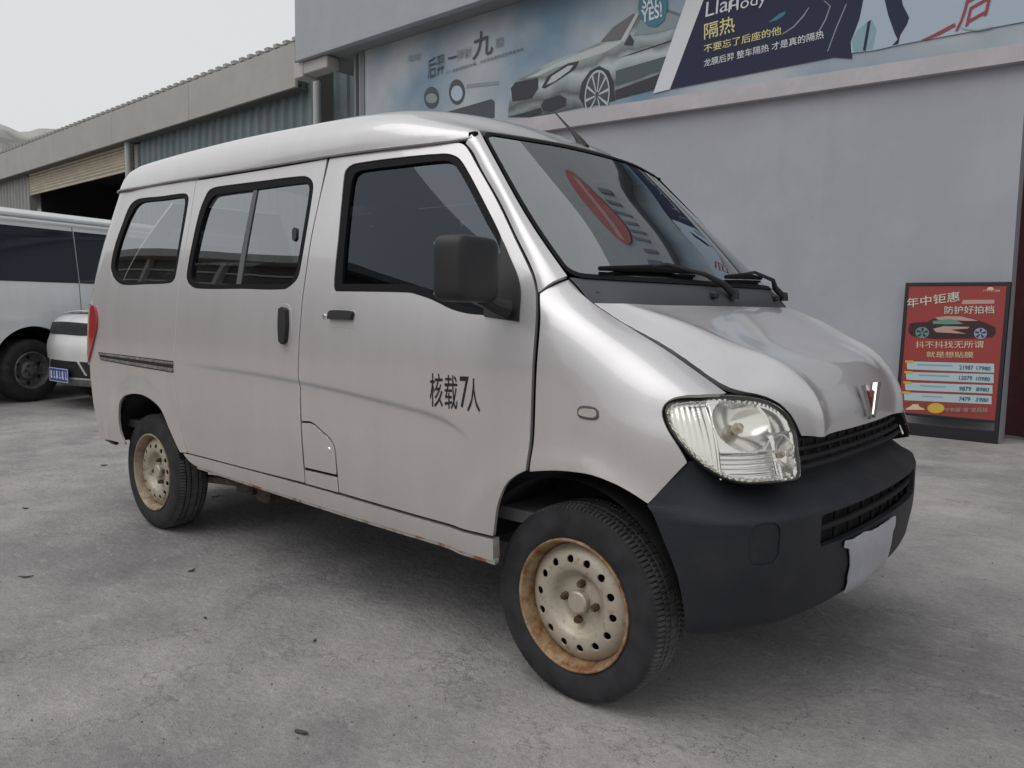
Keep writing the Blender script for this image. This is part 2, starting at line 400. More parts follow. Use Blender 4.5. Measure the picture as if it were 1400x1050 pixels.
class Side:
    Lu=Lv=1
    def w(s,x,z):
        r=np.clip((z-1.0)/.74,0,1.4)**1.3
        q=_cz(x)-z; A=.012*np.clip((x+2.3)/.5,0,1)*np.clip((-.36-x)/.12,0,1)
        cr=A/(1+np.exp(-np.clip(q/.005,-40,40)))*np.exp(-np.maximum(q,0)/.14)
        return _base(z)+(_gut(x)-.690)*r-cr+_flare(x,z)
    def __call__(s,u,v):
        u=np.atleast_1d(np.asarray(u,float)); v=np.atleast_1d(np.asarray(v,float))
        xc=_xc(v); a=np.clip((xc-u)/RC,0,np.pi/2)
        x=np.where(u>=xc,u,xc-RC*np.sin(a)); y=s.w(np.maximum(u,xc),v)-RC*(1-np.cos(a))
        ex=np.maximum((xc-u)-RC*np.pi/2,0); y=y-ex
        x=x-.05*(1-np.exp(-ex/.3))
        return np.stack([x,-y,v],1)
    def normal(s,u,v,e=2e-3):
        du=s(u+e,v)-s(u-e,v); dv=s(u,v+e)-s(u,v-e); n=np.cross(du,dv); return n/np.linalg.norm(n,axis=1)[:,None]
side=Side()
N=lambda L:[(x,-y,z) for x,y,z in L]
# fender: curves from low to high, running forward
_fender=Loft([N(c) for c in (
 [(-.16,.810,.55),(0,.812,.55),(.15,.812,.55),(.3,.800,.55),(.42,.755,.55),(.5,.69,.55)],
 [(-.16,.817,.70),(0,.819,.70),(.15,.820,.70),(.3,.808,.70),(.42,.762,.70),(.5,.69,.70)],
 [(-.16,.822,.85),(0,.824,.85),(.15,.823,.85),(.3,.808,.84),(.41,.762,.83),(.48,.70,.82)],
 [(-.16,.822,.98),(0,.821,.955),(.15,.816,.92),(.3,.798,.885),(.40,.755,.865),(.46,.70,.85)],
 [(-.16,.817,1.09),(0,.812,1.06),(.15,.800,1.000),(.3,.780,.945),(.40,.742,.910),(.455,.69,.885)],
 [(-.16,.797,1.19),(0,.778,1.145),(.15,.757,1.073),(.3,.735,.997),(.40,.702,.945),(.45,.660,.915)],
 [(-.16,.745,1.285),(-.08,.712,1.245),(.003,.692,1.188),(.1,.677,1.131),(.217,.66,1.0755),(.32,.64,1.012),(.405,.62,.955),(.45,.605,.925)])])
class Fender:
    Lu=_fender.Lu; Lv=_fender.Lv
    def __call__(s,u,v):
        P=_fender(u,v).copy(); P[:,1]-=_flare(P[:,0],P[:,2]); return P
    normal=Loft.normal
fender=Fender()
# windscreen: curves across from right edge to centre (half), running bottom to top
wind=Loft([N(c) for c in (
 [(-.075,.705,1.262),(-.235,.674,1.415),(-.41,.625,1.60),(-.567,.572,1.768)],
 [(-.015,.60,1.258),(-.185,.565,1.420),(-.37,.52,1.602),(-.535,.478,1.765)],
 [(.055,.35,1.255),(-.12,.33,1.427),(-.315,.305,1.605),(-.49,.28,1.766)],
 [(.075,0,1.254),(-.10,0,1.43),(-.30,0,1.606),(-.475,0,1.768)],
 [(.055,-.35,1.255),(-.12,-.33,1.427),(-.315,-.305,1.605),(-.49,-.28,1.766)],
 [(-.015,-.60,1.258),(-.185,-.565,1.420),(-.37,-.52,1.602),(-.535,-.478,1.763)],
 [(-.075,-.705,1.262),(-.235,-.674,1.415),(-.41,-.625,1.60),(-.567,-.572,1.768)])])
# hood: right half curves mirrored, running back to front
_h=[
 [(.003,.692,1.188),(.1,.677,1.131),(.217,.66,1.0755),(.32,.64,1.012),(.405,.612,.962),(.459,.545,.943),(.497,.495,.916),(.518,.458,.876),(.530,.425,.825)],
 [(.035,.64,1.187),(.14,.608,1.142),(.26,.588,1.088),(.36,.562,1.034),(.43,.525,.993),(.490,.480,.964),(.528,.445,.917),(.546,.420,.868),(.550,.402,.824)],
 [(.065,.595,1.187),(.165,.555,1.149),(.26,.52,1.110),(.36,.475,1.066),(.440,.435,1.034),(.502,.402,.988),(.546,.385,.931),(.567,.38,.87),(.570,.376,.822)],
 [(.072,.55,1.186),(.172,.515,1.145),(.268,.485,1.104),(.366,.445,1.060),(.444,.405,1.029),(.505,.372,.985),(.547,.355,.930),(.567,.35,.87),(.569,.346,.822)],
 [(.10,.33,1.185),(.195,.30,1.141),(.30,.28,1.091),(.39,.255,1.054),(.460,.24,1.027),(.518,.23,.988),(.555,.225,.935),(.571,.223,.875),(.569,.22,.822)],
 [(.12,0,1.185),(.21,0,1.140),(.31,0,1.091),(.40,0,1.054),(.474,0,1.027),(.533,0,.988),(.566,0,.938),(.579,0,.88),(.576,0,.822)]]
_hood=Loft([N(c) for c in _h]+[c for c in _h[-2::-1]])
class Hood:
    """the bonnet skin with a pressed ridge along each side"""
    Lu=_hood.Lu; Lv=_hood.Lv; vr=_hood.vk[2]
    def __call__(s,u,v):
        v=np.atleast_1d(np.asarray(v,float)); u=np.atleast_1d(np.asarray(u,float))
        d=np.minimum(np.abs(v-s.vr),np.abs(s.Lv-v-s.vr)); k=np.clip((u-.02)/.15,0,1)
        return _hood(u,v)+_hood.normal(u,v)*(.0065*k*np.clip(1-d/.07,0,1)**1.3)[:,None]
    normal=lambda s,u,v,e=2e-3: Loft.normal(s,u,v,e)
hood=Hood()
# roof: gutter to centre (right) and back down, running rear to front
_r=[
 [(-3.225,.60,1.757),(-3.17,.672,1.757),(-3.09,.712,1.757),(-2.9,.718,1.757),(-2.6,.712,1.757),(-2.07,.704,1.752),(-1.5,.692,1.747),(-1.2,.683,1.745),(-.89,.655,1.742),(-.66,.622,1.740),(-.555,.602,1.742)],
 [(-3.215,.59,1.80),(-3.16,.660,1.80),(-3.08,.70,1.80),(-2.9,.706,1.80),(-2.6,.703,1.80),(-2.07,.697,1.80),(-1.5,.687,1.797),(-1.2,.678,1.793),(-.89,.650,1.786),(-.68,.617,1.775),(-.565,.592,1.762)],
 [(-3.19,.57,1.842),(-3.14,.63,1.848),(-3.07,.668,1.855),(-2.9,.674,1.865),(-2.6,.672,1.87),(-2.07,.668,1.870),(-1.5,.660,1.863),(-1.2,.652,1.857),(-.89,.622,1.838),(-.70,.578,1.808),(-.575,.560,1.774)],
 [(-3.155,.53,1.875),(-3.12,.575,1.882),(-3.05,.600,1.895),(-2.9,.603,1.910),(-2.6,.60,1.919),(-2.07,.60,1.922),(-1.5,.595,1.912),(-1.2,.588,1.905),(-.92,.555,1.880),(-.73,.51,1.830),(-.565,.50,1.778)],
 [(-3.14,.43,1.895),(-3.11,.44,1.905),(-3.04,.45,1.922),(-2.9,.45,1.938),(-2.6,.45,1.950),(-2.07,.45,1.957),(-1.5,.45,1.950),(-1.2,.44,1.940),(-.92,.42,1.914),(-.72,.40,1.856),(-.54,.39,1.780)],
 [(-3.14,0,1.905),(-3.11,0,1.915),(-3.04,0,1.932),(-2.9,0,1.95),(-2.6,0,1.968),(-2.07,0,1.978),(-1.5,0,1.970),(-1.2,0,1.955),(-.93,0,1.925),(-.70,0,1.872),(-.505,0,1.786)]]
roof=Loft([N(c) for c in _r]+[c for c in _r[-2::-1]])
# bumper: plan curve (right side to left side) swept through profile rows
_plan=[(.20,.835),(.34,.822),(.45,.775),(.525,.70),(.585,.56),(.615,.40),(.632,.2),(.637,0)]
def _row(z,ins,back=0):
    o=[]
    for i,(x,y) in enumerate(_plan):
        k=min(1,max(0,(x-.34)/.2)); g=ins*(.12+.88*k)
        ny=min(1,y/.7)*(1-.75*k)+.12*k*min(1,y/.4); o.append((x-g*k, y-g*ny-back*(1-k), z))
    r=N(o); l=[(x,y,z) for x,y,z in o[-2::-1]]
    return r+l
bumper=Loft([_row(*a) for a in ((.318,.13,.03),(.326,.06,.02),(.348,.028,.012),(.395,.014,.008),(.46,.004,.004),(.56,.0,0),(.615,.0,.003),(.634,.001,.004),(.643,.005,.0045),(.650,.018,.005),(.662,.040,.008),(.688,.075,.010),(.715,.105,.012),(.76,.128,.014),(.80,.15,.018))],nu=60)
# headlamp face: rows low to high, running from the flank round to the front
lamp=Loft([N(c) for c in (
 [(.24,.815,.64),(.33,.805,.64),(.43,.765,.64),(.51,.70,.64),(.565,.60,.64),(.59,.50,.64),(.605,.38,.64)],
 [(.23,.815,.74),(.32,.803,.74),(.415,.765,.74),(.49,.70,.74),(.54,.60,.74),(.565,.50,.74),(.58,.38,.74)],
 [(.22,.812,.84),(.30,.800,.84),(.385,.765,.84),(.455,.70,.84),(.505,.60,.84),(.53,.50,.84),(.55,.38,.84)],
 [(.20,.795,.93),(.28,.778,.93),(.355,.735,.93),(.41,.67,.93),(.45,.59,.93),(.48,.50,.93),(.50,.38,.93)],
 [(.18,.755,1.0),(.25,.73,1.0),(.31,.69,1.0),(.355,.63,1.0),(.39,.56,1.0),(.42,.48,1.0),(.44,.38,1.0)])])

# ------------------------------------------------------------------ ground and far hills
def ground_mat():
    m = bpy.data.materials.new('worn_concrete'); m.use_nodes = True; n, l = m.node_tree.nodes, m.node_tree.links
    b = n['Principled BSDF']; b.inputs['Roughness'].default_value = .88; b.inputs['Specular IOR Level'].default_value = .25
    tc = n.new('ShaderNodeTexCoord')
    def noise(sc, det, ro, sx=1., sy=1.):
        mp = n.new('ShaderNodeMapping'); mp.inputs['Scale'].default_value = (sx, sy, 1); l.new(tc.outputs['Object'], mp.inputs[0])
        t = n.new('ShaderNodeTexNoise'); t.inputs['Scale'].default_value = sc; t.inputs['Detail'].default_value = det; t.inputs['Roughness'].default_value = ro
        l.new(mp.outputs[0], t.inputs['Vector']); return t.outputs[0]
    def ramp(src, p0, c0, p1, c1):
        r = n.new('ShaderNodeValToRGB'); e = r.color_ramp.elements; e[0].position = p0; e[0].color = (*c0, 1); e[1].position = p1; e[1].color = (*c1, 1); l.new(src, r.inputs[0]); return r.outputs[0]
    def mixc(f, a, c, mode='MIX'):
        x = n.new('ShaderNodeMix'); x.data_type = 'RGBA'; x.blend_type = mode
        if isinstance(f, float): x.inputs[0].default_value = f
        else: l.new(f, x.inputs[0])
        l.new(a, x.inputs[6])
        if isinstance(c, tuple): x.inputs[7].default_value = (*c, 1)
        else: l.new(c, x.inputs[7])
        return x.outputs[2]
    base = ramp(noise(.55, 8, .6), .36, (.245, .241, .247), .66, (.49, .478, .472))
    base = mixc(1., base, ramp(noise(3.2, 8, .7), .3, (.80, .80, .80), .72, (1.18, 1.17, 1.15)), 'MULTIPLY')
    base = mixc(1., base, ramp(noise(200, 6, .85), .30, (.58, .58, .59), .70, (1.38, 1.38, 1.38)), 'MULTIPLY')
    base = mixc(1., base, ramp(noise(48, 8, .85), .28, (.68, .68, .69), .72, (1.28, 1.27, 1.26)), 'MULTIPLY')
    # pale scuffs and dark stains
    base = mixc(ramp(noise(9, 9, .78, 1, 2.2), .54, (0, 0, 0), .70, (.6, .6, .6)), base, (.53, .525, .52))
    base = mixc(ramp(noise(1.7, 6, .65), .60, (0, 0, 0), .80, (.55, .55, .55)), base, (.13, .128, .130))
    base = mixc(ramp(noise(14, 10, .8, 2.5, 1), .62, (0, 0, 0), .72, (.6, .6, .6)), base, (.13, .125, .12))
    base = mixc(ramp(noise(70, 6, .8, 1.6, 1), .66, (0, 0, 0), .72, (.75, .75, .75)), base, (.10, .098, .095))
    base = mixc(ramp(noise(85, 5, .8), .68, (0, 0, 0), .74, (.6, .6, .6)), base, (.56, .55, .54))
    wv = n.new('ShaderNodeTexVoronoi'); wv.feature = 'DISTANCE_TO_EDGE'; wv.inputs['Scale'].default_value = .55
    nz = n.new('ShaderNodeTexNoise'); nz.inputs['Scale'].default_value = 2.2; nz.inputs['Detail'].default_value = 9; nz.inputs['Roughness'].default_value = .7; l.new(tc.outputs['Object'], nz.inputs['Vector'])
    vm = n.new('ShaderNodeVectorMath'); vm.operation = 'SCALE'; vm.inputs['Scale'].default_value = 1.1; l.new(nz.outputs['Color'], vm.inputs[0])
    va = n.new('ShaderNodeVectorMath'); va.operation = 'ADD'; l.new(tc.outputs['Object'], va.inputs[0]); l.new(vm.outputs[0], va.inputs[1]); l.new(va.outputs[0], wv.inputs['Vector'])
    base = mixc(ramp(wv.outputs['Distance'], .0, (.75, .75, .75), .0035, (0, 0, 0)), base, (.10, .095, .09))
    l.new(base, b.inputs['Base Color'])
    hgt = n.new('ShaderNodeMath'); hgt.operation = 'MULTIPLY_ADD'; l.new(noise(220, 5, .7), hgt.inputs[0]); hgt.inputs[1].default_value = .35; l.new(noise(24, 8, .7), hgt.inputs[2])
    bp = n.new('ShaderNodeBump'); bp.inputs['Strength'].default_value = .85; bp.inputs['Distance'].default_value = .022
    l.new(hgt.outputs[0], bp.inputs['Height']); l.new(bp.outputs[0], b.inputs['Normal'])
    return m
GROUND = ground_mat()
gm = mesh('ground', [(-900, -900, 0), (900, -900, 0), (900, 900, 0), (-900, 900, 0)], [(0, 1, 2, 3)], GROUND, smooth=False); tag(gm, kind='structure')
HILL = mat('hill_hazed_scrub', (.24, .24, .22), .95, var=.35, vscale=.03, detail=10)  # paler base colour carries the distant haze over the scrub
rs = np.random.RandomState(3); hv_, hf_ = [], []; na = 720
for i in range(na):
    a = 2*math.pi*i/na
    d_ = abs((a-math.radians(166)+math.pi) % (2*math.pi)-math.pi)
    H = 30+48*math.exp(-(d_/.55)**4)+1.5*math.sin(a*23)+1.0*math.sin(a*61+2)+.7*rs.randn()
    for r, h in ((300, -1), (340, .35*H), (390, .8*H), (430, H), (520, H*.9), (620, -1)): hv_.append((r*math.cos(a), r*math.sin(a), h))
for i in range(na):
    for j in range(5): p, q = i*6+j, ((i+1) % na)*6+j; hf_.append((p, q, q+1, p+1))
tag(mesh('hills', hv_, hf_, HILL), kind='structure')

# unseen bare earth, added beside the camera to tint the van's lower doors
dv = [(-3.6, -3.3), (-6, -3.5), (-9, -3.2), (-15, -3.7), (-30, -3.4), (-70, -4), (-70, -60), (40, -60), (40, -22), (16, -15), (6, -10), (1.5, -7.6), (-1.2, -5.2)]
DIRT = mat('bare_earth', (.34, .255, .19), .95, var=.25, vscale=.7, bump=.4, bscale=12)
tag(mesh('unseen_dirt_yard', [(x, y, .004) for x, y in dv], [tuple(range(len(dv)))], DIRT, smooth=False), kind='structure')

OUT = {'front_door': [(-1.2694, 1.74), (-1.0633, 1.7398), (-0.8916, 1.7413), (-0.7121, 1.7374), (-0.6319, 1.7342), (-0.6013, 1.7258), (-0.5751, 1.7063), (-0.512, 1.6393), (-0.3835, 1.5061), (-0.2675, 1.3764), (-0.1801, 1.2787), (-0.155, 1.2411), (-0.1408, 1.2108), (-0.1214, 1.1296), (-0.112, 1.0027), (-0.1196, 0.6904), (-0.1568, 0.6715), (-0.1984, 0.6381), (-0.2267, 0.5901), (-0.2402, 0.5554), (-0.2603, 0.4604), (-0.525, 0.4546), (-1.0376, 0.4618), (-1.2855, 0.4659), (-1.2931, 0.7027), (-1.2951, 0.8668), (-1.284, 1.1029), (-1.2843, 1.1873), (-1.2836, 1.2717), (-1.2872, 1.4333), (-1.2811, 1.5843)],
 'front_window': [(-1.1421, 1.6972), (-1.1122, 1.7056), (-0.9062, 1.7076), (-0.6815, 1.7015), (-0.6338, 1.6916), (-0.5963, 1.6725), (-0.5376, 1.6163), (-0.4378, 1.5097), (-0.3489, 1.4138), (-0.314, 1.3704), (-0.2113, 1.2349), (-0.1863, 1.1281), (-0.3173, 1.1397), (-0.3984, 1.1439), (-0.475, 1.1565), (-0.5721, 1.1863), (-0.6507, 1.2041), (-0.6935, 1.2102), (-1.0892, 1.2153), (-1.1034, 1.2397), (-1.1261, 1.4205), (-1.1615, 1.6456), (-1.1616, 1.6794)],
 'front_glass': [(-1.107, 1.6604), (-1.0826, 1.6721), (-0.8961, 1.6743), (-0.6724, 1.6733), (-0.6373, 1.6635), (-0.6093, 1.6455), (-0.5296, 1.5656), (-0.415, 1.4432), (-0.3434, 1.3715), (-0.3163, 1.3244), (-0.2668, 1.1528), (-0.4043, 1.169), (-0.5426, 1.2032), (-0.6544, 1.2372), (-1.0579, 1.2475), (-1.0836, 1.4051), (-1.1133, 1.6275)],
 'sail': [(-0.3296, 1.3826), (-0.2923, 1.3397), (-0.2113, 1.2349), (-0.1865, 1.1292), (-0.3269, 1.1417), (-0.3335, 1.1698), (-0.2811, 1.1749), (-0.2962, 1.2602)],
 'sliding_door': [(-1.2781, 1.7395), (-1.5065, 1.737), (-1.8858, 1.7391), (-2.2719, 1.7418), (-2.267, 1.523), (-2.2731, 1.3012), (-2.2768, 1.0801), (-2.301, 0.894), (-2.3062, 0.8035), (-2.2924, 0.665), (-2.2612, 0.5348), (-2.2269, 0.4614), (-1.7579, 0.4622), (-1.2855, 0.4659), (-1.2931, 0.7027), (-1.2951, 0.8668), (-1.284, 1.1029), (-1.2843, 1.1873), (-1.2836, 1.2717), (-1.2872, 1.4333), (-1.2811, 1.5843)],
 'mid_window': [(-2.1535, 1.6787), (-2.1143, 1.6956), (-2.0406, 1.6993), (-1.7026, 1.6933), (-1.4214, 1.6867), (-1.3689, 1.6729), (-1.3373, 1.6467), (-1.3281, 1.6169), (-1.3187, 1.449), (-1.3196, 1.3006), (-1.3304, 1.2666), (-1.3594, 1.2441), (-1.412, 1.2242), (-1.729, 1.2265), (-2.1126, 1.2302), (-2.1841, 1.2496), (-2.219, 1.2801), (-2.2257, 1.3174), (-2.2164, 1.4524), (-2.197, 1.5939)],
 'mid_glass': [(-2.1051, 1.648), (-2.0644, 1.6581), (-1.7458, 1.6563), (-1.401, 1.6523), (-1.3734, 1.6411), (-1.362, 1.6197), (-1.3527, 1.4507), (-1.3538, 1.3012), (-1.3663, 1.2728), (-1.4004, 1.2487), (-1.7347, 1.2512), (-2.1189, 1.2574), (-2.1628, 1.2728), (-2.1844, 1.3032), (-2.1757, 1.4507), (-2.1459, 1.5972)],
 'mid_bar': [(-1.7683, 1.6567), (-1.7487, 1.6566), (-1.752, 1.2513), (-1.7812, 1.2515)],
 'latch': [(-1.4297, 1.4691), (-1.4193, 1.4759), (-1.4028, 1.4707), (-1.3935, 1.4323), (-1.4025, 1.4211), (-1.4169, 1.4275)],
 'rear_window': [(-2.8902, 1.6935), (-2.8189, 1.7031), (-2.5972, 1.6968), (-2.379, 1.6936), (-2.3347, 1.6848), (-2.31, 1.6637), (-2.3047, 1.6149), (-2.3066, 1.4562), (-2.3145, 1.2984), (-2.3286, 1.2711), (-2.3752, 1.256), (-2.6087, 1.2524), (-2.872, 1.2519), (-2.965, 1.2739), (-3.0183, 1.3051), (-3.0578, 1.3599), (-3.0437, 1.4641), (-2.9896, 1.5852), (-2.9404, 1.6666)],
 'rear_glass': [(-2.8408, 1.6709), (-2.7943, 1.6787), (-2.5898, 1.6745), (-2.3857, 1.6713), (-2.3541, 1.6602), (-2.3458, 1.6351), (-2.3421, 1.4577), (-2.3485, 1.3058), (-2.3673, 1.2819), (-2.4162, 1.2738), (-2.6132, 1.2704), (-2.843, 1.2727), (-2.9347, 1.2925), (-2.9779, 1.3199), (-3.009, 1.3627), (-2.9955, 1.4546), (-2.9422, 1.5748), (-2.8827, 1.6473)],
 'quarter': [(-2.2719, 1.7418), (-2.6147, 1.751), (-2.9797, 1.7562), (-3.21, 1.755), (-3.3572, 1.6), (-3.4258, 1.4), (-3.4688, 1.2), (-3.495, 1.0), (-3.5093, 0.8), (-3.5012, 0.6), (-3.4834, 0.5), (-3.45, 0.405), (-3.3, 0.4), (-3.0675, 0.4237), (-2.8781, 0.4234), (-2.922, 0.4888), (-2.924, 0.5669), (-2.8955, 0.6395), (-2.844, 0.6787), (-2.7804, 0.6973), (-2.7031, 0.7075), (-2.6215, 0.7087), (-2.5459, 0.6968), (-2.4828, 0.6769), (-2.429, 0.6459), (-2.3642, 0.5671), (-2.2841, 0.4602), (-2.2297, 0.4629), (-2.2612, 0.5348), (-2.2924, 0.665), (-2.3062, 0.8035), (-2.301, 0.894), (-2.2768, 1.0801), (-2.2731, 1.3012), (-2.267, 1.523)],
 'sill': [(-2.2696, 0.4585), (-1.2865, 0.4583), (-0.5254, 0.4481), (-0.2637, 0.4538), (-0.267, 0.3784), (-1.009, 0.383), (-2.1664, 0.4061), (-2.226, 0.4227)],
 'fuel_door': [(-1.2902, 0.7116), (-1.2199, 0.7148), (-1.1551, 0.6894), (-1.0969, 0.6598), (-1.078, 0.6286), (-1.0731, 0.5296), (-1.2829, 0.5285)],
 'rail': [(-3.1537, 0.8958), (-2.702, 0.8957), (-2.3083, 0.8936), (-2.3131, 0.8396), (-2.707, 0.8455), (-3.1301, 0.8558)],
 'tail_lamp': [(-3.46, 1.155), (-3.1885, 1.1459), (-3.1557, 1.0913), (-3.1602, 1.0282), (-3.1906, 0.9739), (-3.2401, 0.8981), (-3.3005, 0.8341), (-3.46, 0.8)],
 'recess_slide': [(-1.4538, 1.1573), (-1.4248, 1.1692), (-1.374, 1.1682), (-1.3504, 1.1442), (-1.3415, 1.0588), (-1.3593, 1.0153), (-1.3995, 1.0006), (-1.4357, 1.0092), (-1.4533, 1.0553), (-1.46, 1.128)],
 'fender': [(0.031, 0.5569), (0.0606, 0.5978), (0.0899, 0.64), (0.1136, 0.6351), (0.1494, 0.6247), (0.1924, 0.6212), (0.3028, 0.6224), (0.3631, 0.6138), (0.4557, 0.6092), (0.5201, 0.6076), (0.5974, 0.6043), (0.6392, 0.5994), (0.6285, 0.5656), (0.5899, 0.5103), (0.5541, 0.4809), (0.5183, 0.4499), (0.5014, 0.4258), (0.4959, 0.3997), (0.5032, 0.3561), (0.515, 0.2972), (0.5429, 0.2273), (0.4897, 0.1704), (0.4399, 0.1106), (0.4047, 0.1279), (0.3654, 0.1433), (0.3212, 0.155), (0.263, 0.1638), (0.2014, 0.1634), (0.1468, 0.1584), (0.0956, 0.149), (0.0485, 0.1387), (0.0611, 0.3902), (0.0574, 0.4873)],
 'side_lamp': [(0.2204, 0.3259), (0.2284, 0.3336), (0.2517, 0.3383), (0.2823, 0.3398), (0.2921, 0.3342), (0.2926, 0.3189), (0.2834, 0.3108), (0.2582, 0.3075), (0.2277, 0.3094), (0.2201, 0.3144)],
 'lens': [(0.1067, 0.277), (0.1168, 0.2968), (0.1358, 0.3086), (0.1768, 0.3174), (0.2415, 0.3219), (0.3192, 0.3187), (0.3732, 0.3109), (0.4219, 0.2972), (0.4581, 0.2762), (0.4785, 0.2511), (0.4823, 0.2115), (0.4714, 0.1626), (0.4586, 0.1055), (0.4452, 0.0936), (0.3907, 0.0923), (0.3197, 0.0953), (0.27, 0.0988), (0.2264, 0.1113), (0.1856, 0.1364), (0.1536, 0.1671), (0.127, 0.204), (0.1108, 0.2364)],
 'lamp_case': [(0.097, 0.2764), (0.1075, 0.3007), (0.1286, 0.3138), (0.1722, 0.3253), (0.2446, 0.331), (0.3065, 0.3341), (0.3809, 0.3232), (0.4392, 0.3087), (0.4801, 0.2879), (0.5021, 0.2599), (0.4988, 0.2099), (0.4843, 0.1612), (0.4678, 0.0946), (0.4543, 0.0828), (0.3884, 0.0831), (0.3184, 0.0869), (0.269, 0.0904), (0.2223, 0.1037), (0.1799, 0.1286), (0.1463, 0.1628), (0.1194, 0.1996), (0.1012, 0.2337)],
 'bumper_top': [(0.0819, 0.4213), (0.1291, 0.3272), (0.1664, 0.2399), (0.1892, 0.1284)],
 'bumper_b': [(0.1924, 0.5756), (0.1388, 0.5141), (0.0819, 0.4213)],
 'ch0': [(-0.547, 0.8422), (-0.4867, 0.8478), (-0.5468, 0.9531)],
 'ch1': [(-0.4783, 0.8415), (-0.4201, 0.847), (-0.4784, 0.9516)],
 'ch2': [(-0.4086, 0.8516), (-0.3699, 0.8553), (-0.4091, 0.9516)],
 'ch3': [(-0.3764, 0.8419), (-0.3211, 0.8473), (-0.3768, 0.9481)],
 'handle_front': [(-1.1026, 1.1476), (-0.9537, 1.1498), (-0.945, 1.0924), (-1.0947, 1.0883)],
 'keyhole': [(-1.1452, 1.1334), (-1.1208, 1.1202)],
 'fuelkey': [(-1.1307, 0.6302), (-1.1042, 0.6168)],
 'handle_slide': [(-1.4435, 1.1574), (-1.3629, 1.1611), (-1.3491, 1.01), (-1.4202, 1.007)],
 'rocker': [(-1.2832, 0.4648), (-1.2837, 0.521), (-1.0738, 0.5224), (-1.0688, 0.4636)],
 'bcirc': [(0.3816, 0.3223)],
 'plate': [(0.7304, 0.2723), (1.1836, 0.2625), (1.2153, 0.1057), (0.7765, 0.1234)],
 'intake': [(0.5927, 0.3803), (1.1339, 0.3637), (1.153, 0.276), (0.6004, 0.2981)]}

